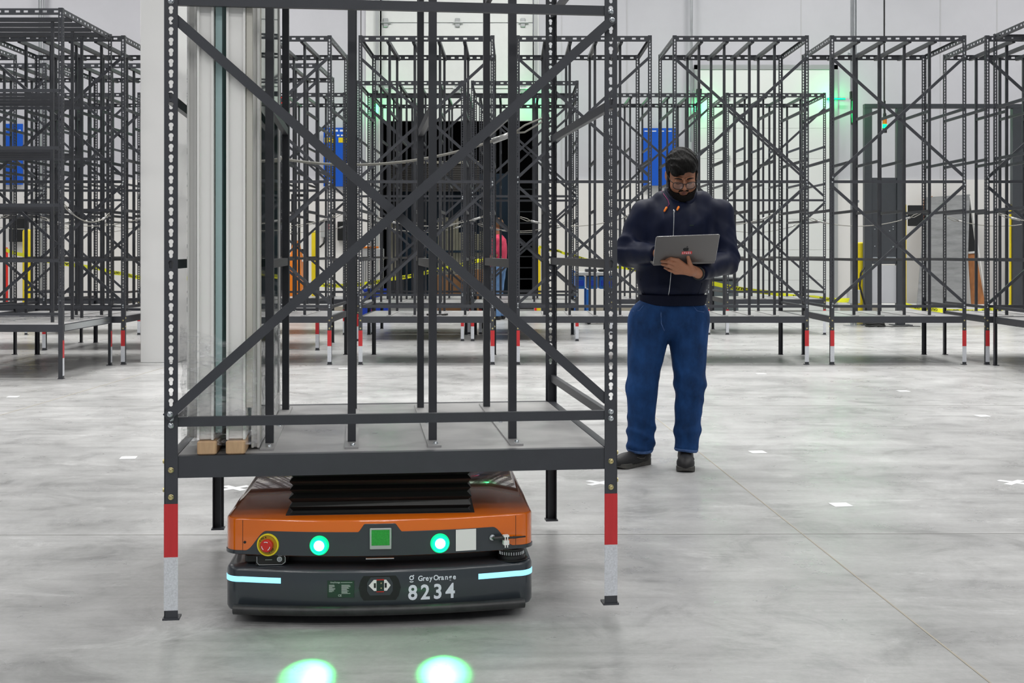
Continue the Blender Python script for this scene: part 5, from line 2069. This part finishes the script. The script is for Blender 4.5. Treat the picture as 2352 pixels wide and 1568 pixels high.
# grey cart with an orange lid, blue totes
ct = thing('parts_cart', 'light grey steel cart with an orange lid and black cloth, left edge of the doorway', 'cart', (at(860, 23.0), 23.0, 0))
MB().box(-0.20, 0.16, -0.2, 0.2, 1.04, 1.26, 0.01).build('bin', M['grey_box'], ct)
MB().box(-0.21, 0.06, -0.21, 0.21, 1.262, 1.30, 0.008).build('lid', M['fork_orange'], ct)
for x in (-0.18, 0.14):
    for y in (-0.17, 0.17):
        MB().box(x - 0.015, x + 0.015, y - 0.015, y + 0.015, 0.06, 1.04).build('leg', M['steel'], ct)
        MB().lathe([(0.001, -0.012), (0.03, -0.012), (0.03, 0.012), (0.001, 0.012)], 12, (x, y, 0.0305), 'x').build('wheel', M['rubber'], ct)
MB().box(-0.19, 0.15, -0.18, 0.18, 0.30, 0.32).build('shelf', M['grey_box'], ct)
for (px, z, lb, w_, hh) in ((862, 0.0, 'lower blue plastic tote on the floor at the left of the black doorway', 0.24, 0.30), (866, 0.302, 'upper blue plastic tote at the left of the black doorway', 0.20, 0.26)):
    tt = thing('plastic_tote', lb, 'tote', (at(px, 21.4), 21.4, z), 0, 'blue totes')
    q = MB()
    q.box(-w_, w_, -0.22, 0.22, 0.0, 0.012).box(-w_, w_, -0.22, -0.205, 0.012, hh).box(-w_, w_, 0.205, 0.22, 0.012, hh)
    q.box(-w_, -w_ + 0.015, -0.205, 0.205, 0.012, hh).box(w_ - 0.015, w_, -0.205, 0.205, 0.012, hh)
    q.build('tub', M['blue_tote'], tt)
    MB().box(-w_ - 0.015, w_ + 0.015, -0.235, -0.221, hh - 0.03, hh).box(-w_ - 0.015, w_ + 0.015, 0.221, 0.235, hh - 0.03, hh).build('rim', M['blue_tote'], tt)

# in the dock: navy wall with a number, boards, cartons, slatted shutter, shelving tower
nv = MB().box(at(925, 28.6), at(1192, 28.6), 28.6, 28.7, 0.0, 3.0).build('wall_navy', M['navy_wall'], None)

tag(nv, kind='structure')
text_obj('wall_number', '1322', 0.22, M['ink'], nv, face_mtx(at(1022, 28.55), 28.598, zt(514, 28.6)), 0.006)
shut = thing('roller_shutter', 'dark slatted roller shutter with a pale edge inside the black doorway', 'shutter', (at(1010, 27.9), 27.9, zt(440, 27.9)))
zz = 0.0
while zz < 0.62:
    MB().box(-1.2, 0.9, -0.01, 0.03, zz, zz + 0.048, 0.004).build('slat', mat('shutter_slat', (0.045, 0.042, 0.038), 0.5) if 'shutter' not in M else M['shutter'], shut)
    M['shutter'] = bpy.data.materials['shutter_slat']
    zz += 0.052
MB().box(-1.2, 0.9, -0.06, 0.04, zz - 0.02 + 0.02, zz + 0.06, 0.004).build('head_rail', M['board'], shut)
bdl = thing('board_bundle', 'bundle of beige boards standing upright in front of the navy wall', 'boards', (at(1060, 27.2), 27.2, 0))
random.seed(21)
for k in range(17):
    x = -0.52 + k * 0.066
    z1 = 1.95 - 0.0 * k + random.uniform(-0.03, 0.03) if k < 7 else 1.62 + random.uniform(-0.04, 0.04)
    MB().box(x, x + 0.060, -0.04, 0.04, 0.72, z1, 0.004).build('board', M['board'], bdl)
MB().box(-0.54, 0.62, -0.06, -0.041, 1.18, 1.23, 0.003).box(-0.54, 0.62, 0.041, 0.06, 1.18, 1.23, 0.003).build('band', M['navy_wall'], bdl)
MB().box(-0.54, 0.62, -0.2, 0.2, 0.66, 0.72, 0.01).box(-0.5, -0.42, -0.18, 0.18, 0, 0.66).box(0.5, 0.58, -0.18, 0.18, 0, 0.66).build('bench', M['cab'], bdl)
bd2 = thing('board_bundle', 'three pale boards leaning at the left side inside the doorway', 'boards', (at(908, 27.0), 27.0, 0))
for k in range(3):
    MB().box(-0.12 + 0.09 * k, -0.04 + 0.09 * k, -0.02, 0.02, 0.6, 2.1 - 0.06 * k, 0.004).build('board', M['board'], bd2)
MB().box(-0.16, 0.2, -0.12, 0.12, 0.0, 0.6, 0.01).build('plinth', M['cab'], bd2)
for (px, w_, hh, y, lb) in ((1046, 0.36, 0.74, 24.6, 'wide brown cardboard carton under the beige boards'), (1088, 0.17, 0.86, 24.1, 'narrow brown cardboard carton beside the wide carton')):
    tt = thing('carton', lb, 'carton', (at(px, y), y, 0), 0, 'brown cartons')
    MB().box(-w_, w_, 0, 0.4, 0.0, hh, 0.004).build('body', M['carton'], tt)
    MB().box(-w_, w_, 0.18, 0.22, hh, hh + 0.002).build('tape', M['board'], tt)
tw = thing('shelf_tower', 'black shelving tower at the right inside the black doorway', 'shelving', (at(1209, 26.2), 26.2, 0))
for x in (-0.16, 0.16):
    MB().box(x - 0.015, x + 0.015, -0.2, 0.2, 0.0, 2.7).build('side_panel', M['black'], tw)
for k in range(11):
    MB().box(-0.144, 0.144, -0.2, 0.2, 0.15 + 0.235 * k, 0.17 + 0.235 * k).build('shelf', M['cab'], tw)

# person in a pink shirt, standing sideways near the doorway
wm = thing('person', 'person in a pink shirt and pale jeans standing side-on by the black doorway', 'person', (at(1146, 21.9), 21.9, 0))


def pk_body(P):
    d = ell(P, (0.03, 0, 1.66), (0.085, 0.072, 0.115))
    d = su(d, seg(P, (0.02, 0, 1.45), (0.03, 0, 1.60), 0.052, 0.050), 0.02)
    d = su(d, ell(P, (0.12, 0, 1.645), (0.018, 0.012, 0.018)), 0.01)
    d = su(d, ell(P, (0.0, 0, 1.22), (0.11, 0.16, 0.27)), 0.04)
    d = su(d, ell(P, (0.0, 0, 0.93), (0.11, 0.15, 0.12)), 0.04)
    for s in (-1, 1):
        d = su(d, su(seg(P, (0.0, s * 0.18, 1.40), (-0.01, s * 0.20, 1.14), 0.046, 0.038), seg(P, (-0.01, s * 0.20, 1.14), (0.20, s * 0.15, 1.02), 0.036, 0.026), 0.01), 0.02)
        for k, o_ in enumerate((-0.018, -0.006, 0.006, 0.018)):
            d = su(d, seg(P, (0.22, s * 0.15 + o_, 1.015), (0.29, s * 0.15 + o_, 1.01 - 0.006 * k), 0.009, 0.007), 0.003)
        d = su(d, seg(P, (0.22, s * 0.14, 1.02), (0.255, s * 0.12, 1.045), 0.011, 0.008), 0.006)
        d = su(d, su(seg(P, (0.0, s * 0.09, 0.88), (0.03, s * 0.10, 0.48), 0.075, 0.05), seg(P, (0.03, s * 0.10, 0.48), (-0.02, s * 0.11, 0.08), 0.048, 0.035), 0.01), 0.02)
        d = su(d, seg(P, (-0.03, s * 0.11, 0.05), (0.13, s * 0.11, 0.04), 0.034, 0.030), 0.02)
    return d


def pk_shirt(P):
    d = ell(P, (0.0, 0, 1.22), (0.135, 0.19, 0.30))
    d = su(d, ell(P, (0.02, 0, 1.02), (0.145, 0.18, 0.16)), 0.05)
    d = np.maximum(d, 0.92 - P[:, 2])
    for s in (-1, 1):
        a = seg(P, (0.0, s * 0.18, 1.40), (-0.01, s * 0.205, 1.20), 0.062, 0.056)
        d = su(d, a, 0.02)
    d = ssub(d, seg(P, (0.03, 0, 1.44), (0.03, 0, 1.7), 0.066, 0.07), 0.005)
    return d - fold(P, (30, 20, 20), (5, 5, 14), 0.006)


def pk_jeans(P):
    d = ell(P, (0.0, 0, 0.93), (0.125, 0.17, 0.12))
    d = np.maximum(d, P[:, 2] - 0.99)
    for s in (-1, 1):
        d = su(d, su(seg(P, (0.0, s * 0.09, 0.88), (0.03, s * 0.10, 0.48), 0.093, 0.066), seg(P, (0.03, s * 0.10, 0.48), (-0.02, s * 0.11, 0.08), 0.064, 0.058), 0.01), 0.02)
    d = np.maximum(d, 0.07 - P[:, 2])
    return d - fold(P, (10, 10, 40), (8, 8, 8), 0.005)


def pk_hair(P):
    d = ell(P, (0.015, 0, 1.695), (0.100, 0.086, 0.105))
    d = ssub(d, ell(P, (0.115, 0, 1.62), (0.075, 0.10, 0.095)), 0.01)
    return np.maximum(d, 1.58 - P[:, 2])


def pk_shoes(P):
    d = None
    for s in (-1, 1):
        a = np.maximum(su(seg(P, (-0.04, s * 0.11, 0.045), (0.14, s * 0.11, 0.035), 0.045, 0.038), ell(P, (0.10, s * 0.11, 0.035), (0.08, 0.045, 0.035)), 0.02), 0.004 - P[:, 2])
        d = a if d is None else np.minimum(d, a)
    return d


ob('body', mesh_sdf(pk_body, (-0.2, -0.30, 0.0), (0.36, 0.30, 1.85), 0.006, 'body_2', M['skin']), wm)
ob('shirt', mesh_sdf(pk_shirt, (-0.25, -0.32, 0.85), (0.25, 0.32, 1.60), 0.009, 'shirt', M['pink']), wm)
ob('jeans', mesh_sdf(pk_jeans, (-0.2, -0.30, 0.0), (0.2, 0.30, 1.1), 0.009, 'jeans_2', M['jean_pale']), wm)
ob('hair', mesh_sdf(pk_hair, (-0.15, -0.15, 1.5), (0.2, 0.15, 1.85), 0.007, 'hair_2', M['carton']), wm)
ob('shoe', mesh_sdf(pk_shoes, (-0.15, -0.2, 0.0), (0.25, 0.2, 0.12), 0.006, 'shoes_2', M['shoe']), wm)
bpy.data.objects['person.001'].rotation_euler = (0, 0, R(160))

# blue machine on legs left of the bearded man
YB = 20.8
mc = thing('blue_machine', 'blue wheeled machine with bins and a grey top, left of the bearded man', 'machine', (at(1365, YB), YB, 0))


def bxp(px):
    return at(px, YB) - mc.location.x


MB().box(bxp(1318), bxp(1410), -0.35, 0.35, zt(632, YB), zt(624, YB), 0.008).build('work_top', M['grey_box'], mc)
MB().box(bxp(1343), bxp(1368), -0.3, 0.0, zt(623.8, YB), zt(617, YB), 0.006).build('tool_tray', M['cab'], mc)
MB().lathe([(0.04, 0), (0.07, 0.02), (0.07, 0.03), (0.02, 0.05), (0.001, 0.05)], 20, (bxp(1381), -0.1, zt(623.6, YB))).build('sensor_dome', M['black'], mc, smooth=True)
for a, b in ((1320, 1341), (1347, 1369), (1374, 1407)):
    q = MB().box(bxp(a), bxp(b), -0.32, 0.28, zt(662, YB), zt(633, YB), 0.01).build('blue_bin', M['blue_mach'], mc)
    MB().box(bxp(a) + 0.02, bxp(b) - 0.02, -0.335, -0.321, zt(655, YB), zt(642, YB), 0.004).build('bin_front', M['blue_tote'], q)
for a in (1320, 1347, 1405):
    for y in (-0.3, 0.3):
        MB().box(bxp(a) - 0.02, bxp(a) + 0.02, y - 0.02, y + 0.02, 0.085, zt(663, YB)).build('leg', M['blue_mach'] if a < 1400 else M['cab'], mc)
for a in (1350, 1400):
    for y in (-0.28, 0.28):
        MB().lathe([(0.001, -0.03), (0.085, -0.03), (0.095, 0.0), (0.085, 0.03), (0.001, 0.03)], 20, (bxp(a), y, 0.0955), 'x').build('wheel', M['rubber'], mc)
MB().box(bxp(1345), bxp(1406), -0.31, 0.31, 0.16, 0.19, 0.006).build('lower_shelf', M['cab'], mc)
MB().tube([(bxp(1320), -0.3, 0.85), (bxp(1314), -0.32, 0.9), (bxp(1313), -0.32, 0.6)], 0.015, 8).build('push_handle', M['blue_mach'], mc, smooth='all')
gb = thing('storage_bin', 'dark grey bin behind the bearded man under the yellow tape', 'bin', (at(1660, 21.5), 21.5, 0))
MB().box(-0.25, 0.22, -0.3, 0.3, 0.02, 0.72, 0.02).build('tub', mat('slate_bin', (0.09, 0.11, 0.12), 0.5), gb)
MB().box(-0.27, 0.24, -0.32, 0.32, 0.72, 0.76, 0.01).build('lid', M['cab'], gb)
for x in (-0.18, 0.15):
    MB().box(x - 0.04, x + 0.04, -0.28, 0.28, 0.0, 0.02).build('skid', M['black'], gb)


# caution tapes
def tape(pts, label, texts=True, wd=0.070):
    P = [Wp(a, b, Y) for a, b, Y in pts]
    o = P[0]
    t = thing('caution_tape', label, 'barrier tape', tuple(o), 0, 'yellow caution tapes')
    mb = MB()
    rings = []
    Q = []
    for i in range(len(P) - 1):
        n = 8
        for k in range(n + (i == len(P) - 2)):
            s = k / n
            p = P[i].lerp(P[i + 1], s)
            p.z -= 0.02 * math.sin(math.pi * s)
            Q.append(p - o)
    for k, p in enumerate(Q):
        tw_ = 0.25 * math.sin(k * 0.7)
        dz, dy = math.cos(tw_) * wd / 2, math.sin(tw_) * wd / 2
        rings.append([(p.x, p.y + dy, p.z + dz), (p.x, p.y + dy + 0.0006, p.z + dz), (p.x, p.y - dy + 0.0006, p.z - dz), (p.x, p.y - dy, p.z - dz)])
    mb.loft(rings)
    mb.build('band', M['tape_yellow'], t)
    if texts:
        for k in range(2, len(Q) - 4, 5):
            a, b = Q[k], Q[min(k + 4, len(Q) - 1)]
            d = (b - a)
            ang = math.atan2(-d.z, math.hypot(d.x, d.y))
            az = math.atan2(d.y, d.x)
            ln = d.length * 0.8
            m = Matrix.Translation(a + Vector((0, -0.012, -wd * 0.0))) @ Matrix.Rotation(az, 4, 'Z') @ Matrix.Rotation(ang, 4, 'Y') @ Matrix.Rotation(R(90), 4, 'X') @ Matrix.Rotation(R(180), 4, 'Z') @ Matrix.Translation((-ln, -wd * 0.30, 0))
            text_obj('tape_word', 'CAUTION', wd * 0.78, M['ink'], t, m, 0.002, sx=ln / (wd * 0.78 * 4.6))
    return t


tape([(1630, 649, 19.7), (1770, 672, 19.7), (1870, 683, 19.9), (1962, 689, 20.05)], 'yellow caution tape right of the bearded man, running to the conduit')
tape([(2079, 699, 20.2), (2130, 708, 20.5), (2210, 714, 20.5), (2270, 711, 20.4), (2320, 702, 20.2)], 'yellow caution tape between the charcoal frame posts')
tape([(64, 590, 23.1), (228, 616, 21.9), (280, 628, 21.8), (352, 640, 21.8), (560, 630, 21.8), (660, 650, 21.9)], 'yellow caution tape from the left yellow bollard past the white column to the lift truck')
tape([(14, 574, 23.4), (62, 586, 23.0)], 'yellow caution tape at the left yellow bollard', False)
tape([(700, 652, 22.0), (722, 652, 23.4)], 'short yellow caution tape from the orange lift truck to the thin bollard', False)
tape([(722, 652, 22.9), (800, 655, 23.0), (900, 640, 22.8), (1000, 620, 22.5), (1120, 592, 22.4), (1160, 582, 22.4)], 'long yellow caution tape across the black doorway', True)
tape([(1238, 566, 24.1), (1284, 576, 23.0), (1310, 583, 22.5), (1370, 600, 22.3), (1440, 616, 22.0), (1630, 649, 19.75)], 'yellow caution tape above the blue machine', True, 0.05)

# wall skirting line and floor line at the dock
tag(MB().box(-16, OX0 - 0.3, YW - 0.062, YW - 0.05, 0, 0.10).box(OX1 + 0.12, 3.6, YW - 0.062, YW - 0.05, 0, 0.10).box(6.6, 16, YW - 0.062, YW - 0.05, 0, 0.10).build('baseboard_back', M['joint']), kind='structure')
tag(MB().box(OX0, 3.6, 23.9, 24.0, 0.0005, 0.0015).build('trim_7', M['yellow']), kind='structure')

# floor markers
for px, py, kind, lb in ((30, 911, 's', 'small white floor sticker near the left edge'),
                         (295, 1051, 's', 'small white floor sticker left of the lifted rack'),
                         (538, 1121, 'x', 'white tape cross on the floor beside the robot, left side'),
                         (1378, 1109, 'x', 'white tape cross on the floor behind the right leg of the lifted rack'),
                         (1740, 1038, 's', 'small white floor sticker right of the shoes'),
                         (1931, 1159, 's', 'small white floor sticker beyond the long diagonal floor joint'),
                         (2257, 955, 's', 'small white floor sticker far right'),
                         (2330, 1108, 'x', 'white tape cross on the floor at the right edge'),
                         (2075, 898, 's', 'small white floor sticker in front of the charcoal cabinet rack'),
                         (1748, 858, 's', 'small white floor sticker near the rack behind the man'),
                         (788, 846, 's', 'small white floor sticker seen through the lifted rack'),
                         (1590, 957, 'x', 'white tape cross behind the legs of the bearded man')):
    Y = 1.2 * FPX / (py - 578)
    mb = MB()
    if kind == 's':
        mb.box(-0.045, 0.045, -0.045, 0.045, 0.0, 0.0012)
    else:
        mb.box(-0.085, 0.085, -0.020, 0.020, 0.0, 0.0010)
        mb.box(-0.020, 0.020, -0.085, -0.020, 0.0, 0.0010)
        mb.box(-0.020, 0.020, 0.020, 0.085, 0.0, 0.0010)
    o = mb.build('floor_marker', M['marker'], None, loc=(at(px, Y), Y, 0.0005), rot=(0, 0, R(45) if kind == 'x' else R(8)))
    tag(o, lb, 'floor marker', 'white floor markers')
